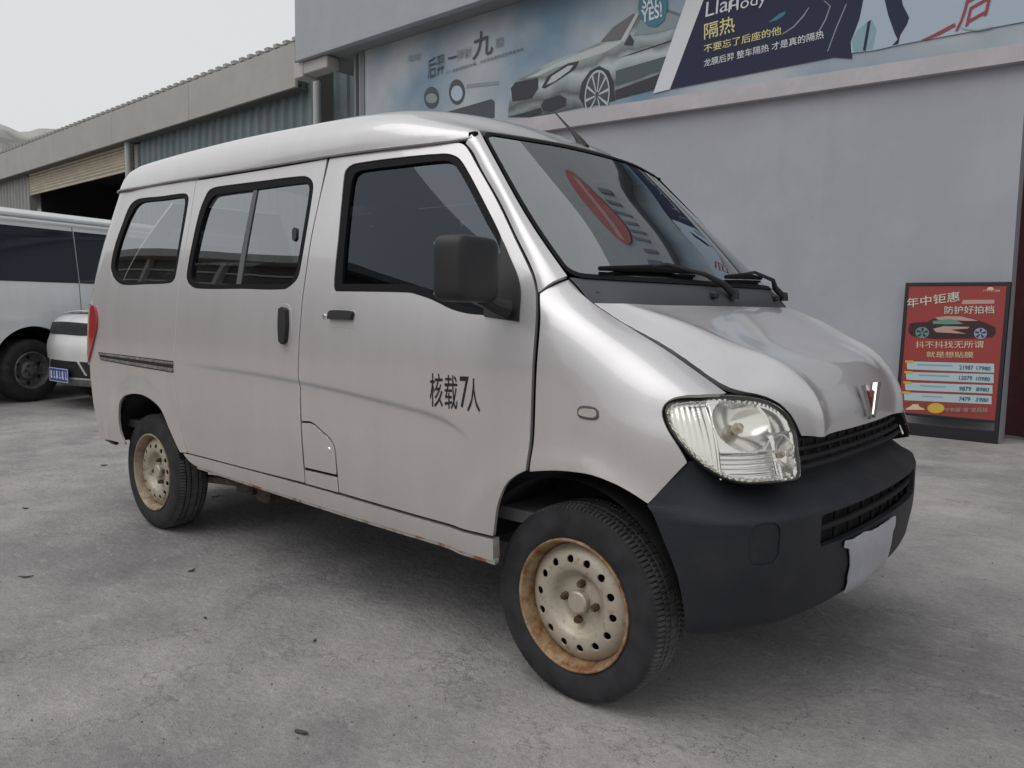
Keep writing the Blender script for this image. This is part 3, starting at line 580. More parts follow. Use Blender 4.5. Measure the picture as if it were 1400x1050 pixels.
PR = {'B': {'car_body': [(-6.111, 3.765), (-6.09, 3.983), (-6.057, 4.194), (-5.815, 4.26), (-5.354, 4.369), (-5.002, 4.405), (-4.584, 4.456), (-4.264, 4.424), (-4.06, 4.665), (-3.929, 4.691), (-3.653, 4.64), (-3.42, 4.525), (-3.506, 4.257), (-3.562, 4.116), (-3.711, 3.758), (-4.36, 3.725), (-4.812, 3.711), (-5.614, 3.695)],
 'car_bonnet_light': [(-5.791, 4.229), (-5.308, 4.327), (-4.916, 4.38), (-4.502, 4.427), (-4.244, 4.404), (-4.499, 4.326), (-4.871, 4.297), (-5.307, 4.275), (-5.579, 4.219)],
 'car_windscreen': [(-4.584, 4.464), (-4.407, 4.597), (-4.118, 4.694), (-4.06, 4.665), (-4.244, 4.428), (-4.402, 4.436)],
 'car_side_window': [(-4.109, 4.432), (-4.02, 4.594), (-3.891, 4.643), (-3.652, 4.606), (-3.454, 4.502), (-3.485, 4.404), (-3.771, 4.402)],
 'car_pillar': [(-4.293, 4.414), (-4.08, 4.685), (-4.041, 4.669), (-4.233, 4.386)],
 'car_mirror': [(-4.242, 4.356), (-4.158, 4.466), (-4.098, 4.375), (-4.115, 4.323)],
 'car_grille': [(-6.063, 4.141), (-5.983, 4.208), (-5.579, 4.198), (-5.576, 4.061), (-5.69, 3.948), (-6.028, 3.959)],
 'car_lamp': [(-5.518, 4.061), (-5.418, 4.191), (-5.086, 4.295), (-4.913, 4.291), (-4.975, 4.199), (-5.235, 4.109), (-5.46, 4.042)],
 'car_lamp_in': [(-5.438, 4.082), (-5.349, 4.179), (-5.085, 4.261), (-4.998, 4.253), (-5.062, 4.197), (-5.302, 4.103)],
 'car_arch': [(-4.812, 3.703), (-4.901, 3.834), (-4.863, 4.012), (-4.74, 4.141), (-4.596, 4.173), (-4.452, 4.09), (-4.377, 3.947), (-4.35, 3.719)],
 'car_wheel': [(-4.43, 3.85), (-4.434, 3.789), (-4.451, 3.733), (-4.479, 3.687), (-4.749, 3.728), (-4.782, 3.784), (-4.803, 3.847), (-4.811, 3.912), (-4.807, 3.975), (-4.789, 4.031), (-4.759, 4.077), (-4.72, 4.109), (-4.675, 4.126), (-4.626, 4.125), (-4.576, 4.108), (-4.53, 4.076), (-4.49, 4.031), (-4.459, 3.976), (-4.438, 3.914)],
 'car_intake': [(-5.529, 3.835), (-5.468, 3.896), (-5.208, 3.919), (-5.101, 3.856), (-5.116, 3.765), (-5.338, 3.725), (-5.476, 3.749)],
 'car_splitter': [(-6.111, 3.768), (-5.782, 3.784), (-5.524, 3.808), (-5.499, 3.743), (-5.685, 3.705)],
 'car_sill': [(-4.354, 3.838), (-3.66, 3.934), (-3.703, 3.772), (-4.34, 3.734)],
 'car_flank': [(-4.351, 4.072), (-3.598, 4.115), (-3.647, 3.978), (-4.092, 3.915), (-4.345, 3.893)],
 'car_door_line': [(-4.336, 4.214), (-4.084, 4.238), (-3.533, 4.285), (-3.533, 4.273), (-4.083, 4.226)],
 'balloon': [(-4.037, 4.831), (-4.053, 4.742), (-4.001, 4.606), (-3.904, 4.507), (-3.792, 4.468), (-3.685, 4.522), (-3.645, 4.65), (-3.657, 4.744), (-3.679, 4.84), (-3.846, 4.941), (-4.012, 4.919)],
 'yes_a': [(-3.996, 4.55), (-3.714, 4.566), (-4.005, 4.708)],
 'yes_b': [(-3.986, 4.711), (-3.737, 4.717), (-3.982, 4.85)],
 'circle_a': [(-7.475, 4.237), (-7.483, 4.189), (-7.505, 4.148), (-7.541, 4.118), (-7.586, 4.102), (-7.636, 4.102), (-7.687, 4.117), (-7.733, 4.147), (-7.77, 4.188), (-7.794, 4.237), (-7.802, 4.288), (-7.794, 4.337), (-7.771, 4.378), (-7.734, 4.408), (-7.689, 4.423), (-7.638, 4.422), (-7.588, 4.406), (-7.542, 4.376), (-7.506, 4.335), (-7.483, 4.288)],
 'circle_a_in': [(-7.515, 4.234), (-7.521, 4.213), (-7.538, 4.195), (-7.565, 4.183), (-7.599, 4.178), (-7.637, 4.18), (-7.675, 4.19), (-7.709, 4.205), (-7.737, 4.226), (-7.754, 4.249), (-7.76, 4.273), (-7.755, 4.294), (-7.737, 4.312), (-7.71, 4.324), (-7.675, 4.329), (-7.638, 4.326), (-7.6, 4.317), (-7.566, 4.301), (-7.539, 4.281), (-7.521, 4.258)],
 'circle_b': [(-6.94, 4.233), (-6.948, 4.179), (-6.97, 4.132), (-7.006, 4.098), (-7.051, 4.079), (-7.102, 4.078), (-7.153, 4.095), (-7.199, 4.128), (-7.236, 4.173), (-7.261, 4.228), (-7.269, 4.285), (-7.262, 4.34), (-7.238, 4.387), (-7.202, 4.421), (-7.156, 4.439), (-7.105, 4.439), (-7.055, 4.421), (-7.009, 4.388), (-6.973, 4.343), (-6.949, 4.289)],
 'circle_b_in': [(-6.986, 4.222), (-6.991, 4.19), (-7.007, 4.162), (-7.033, 4.142), (-7.066, 4.131), (-7.102, 4.131), (-7.139, 4.142), (-7.172, 4.163), (-7.199, 4.192), (-7.216, 4.225), (-7.222, 4.26), (-7.217, 4.293), (-7.2, 4.321), (-7.174, 4.341), (-7.141, 4.351), (-7.104, 4.351), (-7.068, 4.339), (-7.035, 4.318), (-7.009, 4.29), (-6.992, 4.257)],
 'block': [(-7.322, 4.007), (-6.422, 4.056), (-6.362, 4.013), (-6.359, 3.792), (-7.32, 3.773)],
 'hy': [(-7.715, 4.539), (-7.366, 4.569), (-7.717, 4.829)],
 'yi': [(-7.289, 4.75), (-7.108, 4.743), (-7.289, 4.777)],
 't1': [(-7.1, 4.698), (-6.819, 4.706), (-7.102, 4.838)],
 'jiu': [(-6.793, 4.641), (-6.408, 4.671), (-6.773, 4.997)],
 't2': [(-6.35, 4.727), (-6.199, 4.723), (-6.352, 4.853)],
 'line1': [(-7.327, 4.544), (-5.837, 4.595), (-7.327, 4.589)],
 'tiny': [(-8.179, 4.878), (-7.882, 4.86), (-8.179, 4.971)],
 'band_grey': [(-6.914, 4.333), (-6.284, 4.279), (-6.283, 4.228), (-6.913, 4.281)],
 'ge': [(-3.162, 4.195), (-2.792, 4.207), (-3.169, 4.374)],
 'l2': [(-3.159, 4.051), (-2.263, 4.073), (-3.163, 4.141)],
 'l3': [(-3.153, 3.899), (-1.811, 3.943), (-3.156, 3.982)],
 'lux': [(-3.156, 4.439), (-2.767, 4.46), (-3.147, 4.599)],
 'hody': [(-2.882, 4.392), (-2.444, 4.4), (-2.874, 4.55)],
 'navy': [(-3.582, 3.726), (-3.188, 4.636), (-3.045, 5.069), (-1.125, 4.563), (-1.415, 4.227), (-1.543, 3.87), (-1.519, 3.689), (-1.701, 3.737)],
 'divider': [(-3.807, 3.712), (-3.41, 4.687), (-3.225, 5.117), (-3.045, 5.069), (-3.188, 4.636), (-3.582, 3.726)],
 'arcs': [(-2.257, 4.078), (-2.138, 4.129), (-2.037, 4.221), (-1.988, 4.284), (-1.978, 4.28), (-2.026, 4.208), (-2.13, 4.117), (-2.253, 4.067)],
 'arc2': [(-1.872, 4.024), (-1.808, 4.133), (-1.77, 4.247), (-1.836, 4.318), (-1.823, 4.315), (-1.757, 4.247), (-1.796, 4.125), (-1.861, 4.015)],
 'arc3': [(-1.772, 3.806), (-1.696, 4.024), (-1.608, 4.235), (-1.598, 4.23), (-1.685, 4.017), (-1.762, 3.802)],
 'plume': [(-2.415, 4.226), (-2.294, 4.29), (-2.227, 4.3), (-2.239, 4.265), (-2.319, 4.231)],
 'pale': [(-1.528, 3.744), (-1.541, 3.852), (-1.512, 3.924), (-1.467, 4.058), (-1.438, 4.245), (-1.407, 4.608), (0.011, 4.237), (0.043, 3.743), (-0.057, 3.73), (-0.891, 3.735), (-1.084, 3.736), (-1.308, 3.728)],
 'navy2': [(-1.239, 4.186), (-1.199, 4.038), (-1.127, 3.845), (-1.099, 3.789), (-1.146, 3.741), (-1.09, 3.743), (-1.077, 3.823), (-1.021, 3.911), (-1.006, 3.971), (-1.068, 4.097), (-1.1, 4.229), (-1.237, 4.261)],
 'gem': [(-1.534, 3.85), (-1.487, 3.945), (-1.4, 4.011), (-1.349, 4.026), (-1.299, 3.919), (-1.328, 3.745), (-1.502, 3.746)],
 'gem_line': [(-1.387, 4.015), (-1.356, 4.021), (-1.391, 3.738), (-1.418, 3.747)],
 'red_a': [(-0.892, 3.739), (-0.777, 3.774), (-0.654, 3.821), (-0.609, 3.836), (-0.596, 3.803), (-0.729, 3.752), (-0.833, 3.733)],
 'hou': [(-0.604, 3.744), (-0.326, 3.858), (-0.547, 4.098)],
 'ring': [(-0.573, 3.798), (-0.516, 3.762), (-0.415, 3.735), (-0.297, 3.74), (-0.302, 3.726), (-0.414, 3.723), (-0.52, 3.751)]}, 'P': {'frame': [(-0.888, 1.45), (-0.01, 1.462), (0.026, 0.016), (-0.849, 0.002)],
 'inner': [(-0.869, 1.427), (-0.035, 1.437), (-0.02, 0.225), (-0.855, 0.201)],
 'nz': [(-0.841, 1.215), (-0.39, 1.284), (-0.848, 1.306)],
 'pill': [(-0.373, 1.256), (-0.109, 1.263), (-0.112, 1.298), (-0.365, 1.294)],
 'fh': [(-0.507, 1.162), (-0.103, 1.173), (-0.512, 1.235)],
 'car': [(-0.81, 1.008), (-0.803, 1.066), (-0.739, 1.08), (-0.656, 1.082), (-0.606, 1.112), (-0.526, 1.134), (-0.397, 1.144), (-0.282, 1.13), (-0.189, 1.097), (-0.118, 1.067), (-0.083, 1.045), (-0.076, 0.998), (-0.103, 0.958), (-0.289, 0.94), (-0.577, 0.925), (-0.766, 0.943), (-0.803, 0.975)],
 'car_roof': [(-0.585, 1.128), (-0.483, 1.143), (-0.368, 1.142), (-0.267, 1.119), (-0.225, 1.104), (-0.337, 1.101), (-0.452, 1.111), (-0.554, 1.105)],
 'car_glass': [(-0.605, 1.095), (-0.51, 1.106), (-0.408, 1.108), (-0.342, 1.073), (-0.477, 1.066), (-0.595, 1.067)],
 'car_hi': [(-0.592, 1.022), (-0.505, 1.049), (-0.29, 1.047), (-0.303, 1.031), (-0.445, 1.018), (-0.313, 0.983), (-0.442, 0.986), (-0.567, 0.99)],
 'wheel_a': [(-0.626, 0.985), (-0.628, 0.966), (-0.637, 0.95), (-0.652, 0.937), (-0.671, 0.93), (-0.692, 0.93), (-0.712, 0.935), (-0.729, 0.947), (-0.741, 0.962), (-0.746, 0.981), (-0.744, 0.999), (-0.735, 1.016), (-0.72, 1.028), (-0.7, 1.035), (-0.679, 1.035), (-0.659, 1.03), (-0.642, 1.018), (-0.631, 1.003)],
 'wheel_b': [(-0.147, 0.992), (-0.149, 0.974), (-0.156, 0.959), (-0.169, 0.947), (-0.186, 0.94), (-0.204, 0.94), (-0.221, 0.945), (-0.236, 0.956), (-0.246, 0.971), (-0.251, 0.989), (-0.249, 1.006), (-0.241, 1.022), (-0.228, 1.034), (-0.211, 1.04), (-0.193, 1.041), (-0.176, 1.035), (-0.161, 1.024), (-0.151, 1.009)],
 'dd': [(-0.731, 0.832), (-0.164, 0.858), (-0.736, 0.898)],
 'logo': [(-0.21, 1.368), (-0.07, 1.368), (-0.211, 1.388)],
 'logo_arc': [(-0.18, 1.387), (-0.172, 1.407), (-0.152, 1.415), (-0.131, 1.407), (-0.119, 1.387)],
 'jiu': [(-0.629, 0.749), (-0.237, 0.765), (-0.633, 0.805)],
 'bar0': [(-0.791, 0.626), (-0.063, 0.639), (-0.07, 0.721), (-0.801, 0.702)],
 'bar1': [(-0.79, 0.526), (-0.06, 0.545), (-0.066, 0.626), (-0.802, 0.599)],
 'bar2': [(-0.79, 0.425), (-0.062, 0.45), (-0.068, 0.526), (-0.803, 0.499)],
 'bar3': [(-0.792, 0.327), (-0.062, 0.354), (-0.068, 0.429), (-0.805, 0.403)],
 'na0': [(-0.344, 0.652), (-0.231, 0.655), (-0.347, 0.691)],
 'nb0': [(-0.205, 0.657), (-0.092, 0.657), (-0.207, 0.692)],
 'tx0': [(-0.704, 0.672), (-0.403, 0.679), (-0.705, 0.693)],
 'na1': [(-0.339, 0.556), (-0.233, 0.559), (-0.34, 0.595)],
 'nb1': [(-0.201, 0.561), (-0.092, 0.562), (-0.2, 0.597)],
 'tx1': [(-0.679, 0.574), (-0.42, 0.58), (-0.698, 0.593)],
 'na2': [(-0.334, 0.456), (-0.235, 0.46), (-0.332, 0.495)],
 'nb2': [(-0.196, 0.463), (-0.092, 0.464), (-0.193, 0.499)],
 'tx2': [(-0.654, 0.473), (-0.437, 0.478), (-0.69, 0.491)],
 'na3': [(-0.329, 0.361), (-0.237, 0.365), (-0.325, 0.401)],
 'nb3': [(-0.192, 0.369), (-0.093, 0.37), (-0.186, 0.405)],
 'tx3': [(-0.63, 0.377), (-0.454, 0.381), (-0.682, 0.393)],
 'foot': [(-0.435, 0.246), (-0.086, 0.282), (-0.438, 0.287)],
 'badge': [(-0.44, 0.283), (-0.443, 0.266), (-0.454, 0.251), (-0.473, 0.238), (-0.496, 0.23), (-0.521, 0.228), (-0.546, 0.231), (-0.566, 0.24), (-0.58, 0.253), (-0.586, 0.269), (-0.583, 0.286), (-0.571, 0.301), (-0.552, 0.314), (-0.529, 0.322), (-0.503, 0.324), (-0.479, 0.32), (-0.459, 0.312), (-0.445, 0.298)],
 'swirl': [(-0.775, 0.246), (-0.734, 0.274), (-0.718, 0.294), (-0.666, 0.299), (-0.656, 0.276), (-0.612, 0.262), (-0.611, 0.25), (-0.774, 0.237)]}}

# ------------------------------------------------------------------ the silver minivan (x forward, front axle over the origin, right flank at -y)
OUT = {k: [tuple(p) for p in v] for k, v in OUT.items()}
van = empty('minivan', (0, 0, 0), 0, 'dusty silver minivan with black front bumper and 核载7人 lettering on its door', 'minivan')
def XY(S, uv): return S(np.array([uv[0]]), np.array([uv[1]]))[0]
# --- doors, quarters, sills (right and left)
fd = OUT['front_door']; k = [i for i, p in enumerate(fd)]
i417 = 23                                                        # the point where the rear edge meets the sill
fdo = fd[:i417] + [OUT['rocker'][3]] + [OUT['fuel_door'][j] for j in (4, 3, 2, 1, 0)] + [p for p in fd[i417+1:] if p[1] > .73]
RUSTY = mat('rust_edge', (.36, .34, .31), .6, var=0, col2=(.20, .085, .03), vscale=14, mask=(.50, .60))
TAILRED = mat('tail_red', (.35, .012, .012), .12, coat=1.)
CREASE = [(x, float(_cz(x))+o) for x in np.arange(-2.3, -.34, .02) for o in (-.03, -.02, -.014, -.010, -.006, -.003, 0, .003, .006, .010, .014, .02)]
for sgn in (False, True):
    d = panel('front_door', side, fdo if not sgn else fd, [OUT['front_window']], PAINT, van, mirror=sgn, step=.03, holegap=-.004, extra=CREASE, gap=.005)
    band('window_seal', side, OUT['front_window'], OUT['front_glass'], SEAL, d, mirror=sgn, off=-.004, rise=.004)
    panel('window_glass', side, OUT['front_glass'], [], GLASS_DOOR, d, gap=-.006, off=-.016, depth=0, step=.06, mirror=sgn)
    panel('mirror_sail', side, OUT['sail'], [], BLACK, d, gap=0, off=.006, depth=.02, step=.03, mirror=sgn, corner=35)
    s_ = panel('sliding_door', side, OUT['sliding_door'], [OUT['mid_window']], PAINT, van, mirror=sgn, step=.03, holegap=-.004, gap=.0032, extra=CREASE)
    band('window_seal', side, OUT['mid_window'], OUT['mid_glass'], SEAL, s_, mirror=sgn, off=-.003, rise=.004)
    bar = OUT['mid_bar']; mg = OUT['mid_glass']; xm = (bar[0][0]+bar[2][0])/2
    def split(P, left):
        t = (bar[1][0]+bar[0][0])/2, (bar[2][0]+bar[3][0])/2; z1, z0 = bar[0][1], bar[3][1]
        f = lambda z: t[1]+(t[0]-t[1])*(z-z0)/(z1-z0)
        Q = smooth_loop(P, .02); 
        return [(min(a, f(b)-.003) if left else max(a, f(b)+.003), b) for a, b in Q]
    def dedupe(Q):
        o = [Q[0]]
        for q in Q[1:]:
            if abs(q[0]-o[-1][0])+abs(q[1]-o[-1][1]) > 1e-4: o.append(q)
        return o
    for left in (True, False):
        panel('window_glass', side, dedupe(split(mg, left)), [], GLASS_SIDE, s_, gap=-.003, off=-.016 if left else -.010, depth=0, step=.06, mirror=sgn, raw=True)
    panel('window_bar', side, [(a-.004*(-1 if i in (1, 2) else 1), b) for i, (a, b) in enumerate(bar)], [], GREYP, s_, gap=0, off=-.005, depth=.008, step=.05, mirror=sgn)
    panel('window_latch', side, OUT['latch'], [], BLACK, s_, gap=0, off=-.003, depth=.012, step=.03, mirror=sgn)
    hs_ = OUT['recess_slide']
    panel('handle_recess', side, hs_, [], PAINT, s_, gap=0, off=.0015, depth=.003, step=.03, mirror=sgn)
    hx = [(-1.415, 1.152), (-1.385, 1.160), (-1.362, 1.150), (-1.352, 1.085), (-1.358, 1.02), (-1.38, 1.008), (-1.402, 1.02), (-1.412, 1.085)]
    panel('door_handle', side, hx, [], BLACK, s_, gap=.004, off=.020, depth=.022, step=.02, mirror=sgn)
    q_ = panel('quarter_panel', side, OUT['quarter'], [OUT['rear_window']], PAINT, van, mirror=sgn, step=.03, holegap=-.004, gap=.0015)
    band('window_seal', side, OUT['rear_window'], OUT['rear_glass'], SEAL, q_, mirror=sgn, off=-.003, rise=.004)
    panel('window_glass', side, OUT['rear_glass'], [], GLASS_SIDE, q_, gap=-.003, off=-.012, depth=0, step=.06, mirror=sgn)
    r_ = panel('slide_rail', side, OUT['rail'], [], BLACK, q_, gap=0, off=.0015, depth=.004, step=.05, mirror=sgn, corner=20)
    rr = OUT['rail']; mid = lambda a, b, t: (a[0]+(b[0]-a[0])*t, a[1]+(b[1]-a[1])*t)
    for t0, t1 in ((.08, .30), (.62, .90)):
        panel('rail_strip', side, [mid(rr[0], rr[5], t0), mid(rr[1], rr[4], t0), mid(rr[2], rr[3], t0), mid(rr[2], rr[3], t1), mid(rr[1], rr[4], t1), mid(rr[0], rr[5], t1)], [], mat('rail_metal', (.30, .29, .26), .45, .6, var=.3, vscale=30), r_, gap=.001, off=.006, depth=.006, step=.05, mirror=sgn, corner=20)
    tl = panel('tail_lamp', side, OUT['tail_lamp'], [], TAILRED, van, gap=0, off=.010, depth=.02, step=.025, mirror=sgn)
    sl = panel('sill', side, OUT['sill'], [], PAINT, van, gap=.003, off=-.001, depth=.03, step=.03, mirror=sgn, corner=25)
    sb = [(p[0], p[1]) for p in OUT['sill'][4:7]]
    low = [(sb[2][0], sb[2][1]+.006), (sb[1][0], sb[1][1]+.006), (sb[0][0], sb[0][1]+.006), (sb[0][0], sb[0][1]-.010), (sb[1][0], sb[1][1]-.010), (sb[2][0], sb[2][1]-.010)]
    panel('sill_flange', side, low, [], RUSTY, sl, gap=0, off=-.003, depth=.02, step=.03, mirror=sgn, corner=25)
    fe = panel('fender', fender, OUT['fender'], [], PAINT, van, mirror=sgn, step=.025, gap=.0035)
    lamp_c = mat('side_lamp_lens', (.42, .40, .37), .15, coat=1.)
    sp = panel('side_lamp', fender, OUT['side_lamp'], [], GREYP, fe, gap=0, off=.003, depth=.006, step=.02, mirror=sgn)
    panel('lens', fender, OUT['side_lamp'], [], lamp_c, sp, gap=.006, off=.006, depth=.005, step=.02, mirror=sgn)
    # door handle of the front door: a recessed scoop with a black pull
    hf = OUT['handle_front']
    u0, u1, v0, v1 = -1.102, -.948, 1.088, 1.150
    panel('handle_scoop', side, [(u0+.01, v0), (u1-.006, v0), (u1, v0+.02), (u1, v1-.02), (u1-.01, v1), (u0+.01, v1), (u0, v1-.02), (u0, v0+.02)], [], PAINT, d, gap=0, off=.0012, depth=.003, step=.02, mirror=sgn)
    panel('door_handle', side, [(u0+.006, v0+.030), (u1-.012, v0+.030), (u1-.008, v1-.008), (u1-.02, v1-.003), (u0+.02, v1-.003), (u0+.008, v1-.01)], [], BLACK, d, gap=0, off=.016, depth=.016, step=.02, mirror=sgn)
    c = XY(side, (-1.133, 1.126)); ysg = 1 if sgn else -1
    MB().lathe([(0, -.003), (.009, -.003), (.011, 0), (.011, .006)] if not sgn else [(0, .003), (.009, .003), (.011, 0), (.011, -.006)], (c[0], abs(c[1])*ysg, c[2]), 1, 16).build('key_lock', CHROME, d)
    # arch lips
    for arch, nm in ((OUT['quarter'][14:27], 'rear'),):
        A = smooth_loop(arch, .02)[:-1]; A = A[:max(2, len(A)-8)]
    # dark inner body behind the gaps, open at the windows and wheels
    shell = [(-3.27, .42), (-3.02, .42), (-2.98, .62), (-2.86, .70), (-2.70, .725), (-2.54, .70), (-2.40, .60), (-2.30, .46), (-.30, .46), (-.30, .60), (-.22, .68), (-.13, .70), (-.13, 1.16), (-.16, 1.30), (-.53, 1.70), (-.60, 1.748), (-3.12, 1.748), (-3.2, 1.55), (-3.30, 1.1)]
    panel('inner_shell', side, shell, [OUT[w] for w in ('front_window', 'mid_window', 'rear_window')], DARK, van, gap=.0, off=-.020, depth=.004, step=.08, mirror=sgn, corner=20, holegap=-.012)
# --- fuel flap (right flank only)
ff = panel('fuel_flap', side, OUT['fuel_door'], [], PAINT, van, gap=.0045, off=0, step=.03, corner=60)
c = XY(side, (-1.114, .624)); MB().lathe([(0, -.003), (.008, -.003), (.011, 0), (.011, .006)], tuple(c), 1, 16).build('key_lock', CHROME, ff)
panel('door_corner', side, OUT['rocker'], [], PAINT, van, gap=.002, step=.03, corner=30)
# --- lettering on the right front door
LETTER = mat('black_vinyl', (.012, .012, .014), .5)
lv, lf = [], []
for i, ch in enumerate('核载7人'):
    a, b, t = OUT['ch%d' % i]; Q, F_ = fit_text(ch, 0, 0, 1, 1, bold=.004)
    k0 = len(lv)
    uv = [(a[0]+q[0]*(b[0]-a[0])+q[1]*(t[0]-a[0]), a[1]+q[0]*(b[1]-a[1])*.5+q[1]*(t[1]-a[1])) for q in Q]
    u, v = np.array(uv).T; P = side(u, v)+side.normal(u, v)*.0012
    lv += list(P); lf += [tuple(j+k0 for j in f) for f in F_]
dr = [o for o in van.children if o.name == 'front_door'][0]
mesh('lettering', lv, lf, LETTER, dr, smooth=False)
# --- roof, gutter
rf = panel('roof', roof, [(.0, 0), (roof.Lu, 0), (roof.Lu, roof.Lv), (0, roof.Lv)], [], PAINT, van, gap=.001, depth=.02, step=.045, bstep=.03, corner=20)
for s in (1, -1):
    u = np.linspace(0, roof.Lu*.995, 60); P = roof(u, u*0+.002)
    MB().tube([(p[0], -s*(abs(p[1])+.006)*-1 if s < 0 else p[1]-.006, p[2]-.003) for p in P], .0065, 8).build('rain_gutter', PAINT, rf)
an = [(-.70, .235, 1.855), (-.705, .24, 1.875), (-.735, .245, 1.90), (-.86, .26, 1.985), (-.95, .27, 2.045)]
# --- windscreen, its seal, pillars, cowl
Lw, Wv = wind.Lu, wind.Lv
ws_o = [(0, 0), (Lw*.33, 0), (Lw*.66, 0), (Lw, 0), (Lw, Wv*.25), (Lw, Wv*.5), (Lw, Wv*.75), (Lw, Wv), (Lw*.66, Wv), (Lw*.33, Wv), (0, Wv), (0, Wv*.5)]
def rrect(u0, u1, v0, v1, r, n=5):
    o = []
    for cu, cv, a0 in ((u1-r, v0+r, -90), (u1-r, v1-r, 0), (u0+r, v1-r, 90), (u0+r, v0+r, 180)):
        for i in range(n+1):
            a = math.radians(a0+90*i/n); o.append((cu+r*math.cos(a), cv+r*math.sin(a)))
    return o
wsc = panel('windscreen', wind, rrect(.0, Lw-.004, .006, Wv-.006, .04), [], GLASS_WIND, van, gap=0, off=.0, depth=0, step=.05, corner=80, flip=True)
panel('windscreen_seal', wind, rrect(-.003, Lw+.001, .0, Wv, .045), [rrect(.018, Lw-.016, .014, Wv-.014, .04)], SEAL, wsc, gap=0, off=.003, depth=.014, step=.04, corner=80, flip=True)
panel('frit_band', wind, rrect(.010, Lw-.010, .010, Wv-.010, .04), [rrect(.05, Lw-.03, .030, Wv-.030, .05)], mat('black_frit', (.03, .03, .033), .3), wsc, gap=0, off=-.004, depth=0, step=.04, corner=80, flip=True)
gapc = [XY(side, p) for p in fd[5:13]]
def resample(C, n=14):
    C = np.array(C); d = np.r_[0, np.cumsum(np.linalg.norm(np.diff(C, axis=0), axis=1))]; return ncub(d/d[-1], C)(np.linspace(0, 1, n))
gp = resample(gapc)
uu = np.linspace(Lw*1.0, 0., 14); we = wind(uu, uu*0+.000)
nside = np.array([.25, -.93, .25]); c0 = gp+np.array([.004, -.0, 0]); c2 = we+np.array([-.002, -.004, .002])
c1 = (c0+c2)/2+nside*.016
pil = Loft([c0, c1, c2], nu=30)
for mir in (False, True):
    panel('windscreen_pillar', pil, [(.006, 0), (pil.Lu-.002, 0), (pil.Lu-.002, pil.Lv), (.0, pil.Lv)], [], PAINT, van, gap=.0015, off=0, depth=.012, step=.02, corner=20, mirror=mir, flip=bool((pil.normal(np.array([pil.Lu/2]), np.array([pil.Lv/2]))[0][1]) > 0))
    s = 1 if mir else -1
    MB().box((-.575, s*.600, 1.752), (.035, .02, .022), .004).build('gutter_cap', SEAL, van)
# cowl between windscreen and hood
vv_ = np.linspace(.0, Wv, 25); top = wind(vv_*0+.004, vv_); hv = np.linspace(0, hood.Lv, 25); bot = hood(hv*0-.002, hv)
midc = (top+bot)/2+np.array([.010, 0, -.012])
cow = Loft([top+np.array([.002, 0, -.004]), midc, bot+np.array([-.004, 0, -.006])], nu=40)
COWL = mat('cowl_plastic', (.060, .063, .072), .5, bump=.1, bscale=300)
cp = panel('cowl', cow, [(0, 0), (cow.Lu, 0), (cow.Lu, cow.Lv), (0, cow.Lv)], [], COWL, van, gap=0, depth=.01, step=.03, corner=20, flip=bool(cow.normal(np.array([cow.Lu/2]), np.array([cow.Lv/2]))[0][0] < 0))
# --- hood with emblem
hd = panel('hood', hood, [(0, 0), (hood.Lu*.5, 0), (hood.Lu, 0), (hood.Lu, hood.Lv*.5), (hood.Lu, hood.Lv), (hood.Lu*.5, hood.Lv), (0, hood.Lv), (0, hood.Lv*.5)], [], PAINT, van, gap=.003, depth=.016, step=.022, bstep=.015, corner=30, extra=[(u_, w_) for u_ in np.arange(.01, hood.Lu, .014) for k_ in (-.03, -.02, -.012, -.006, -.002, .002, .006, .012, .02, .03) for w_ in (hood.vr+k_, hood.Lv-hood.vr+k_)])
# hood inner panel keeps light out
panel('hood_lining', hood, [(.005, .01), (hood.Lu*.95, .01), (hood.Lu*.95, hood.Lv-.01), (.005, hood.Lv-.01)], [], DARK, hd, gap=0, off=-.022, depth=0, step=.06, corner=30)
em = MB(); em2 = MB()
for s in (-1, 1):
    em.prism([(s*.098, .050), (s*.056, .050), (s*.003, -.046), (s*.020, -.058)], (.5765, -.012, .899), (0, 1, 0), (-.10, 0, 1), (.012, s*.004, .002))
    em2.prism([(s*.046, .022), (s*.020, .030), (s*.001, -.030), (s*.003, -.042)], (.5765, -.012, .899), (0, 1, 0), (-.10, 0, 1), (.008, 0, .001))
emo = em.build('emblem', CHROME, hd, smooth=False)
em2.build('emblem_reflection', mat('reflection_red', (.16, .02, .02), .25, .3), emo, smooth=False)  # dark-red reflection in the chrome emblem, modelled as tinted pieces
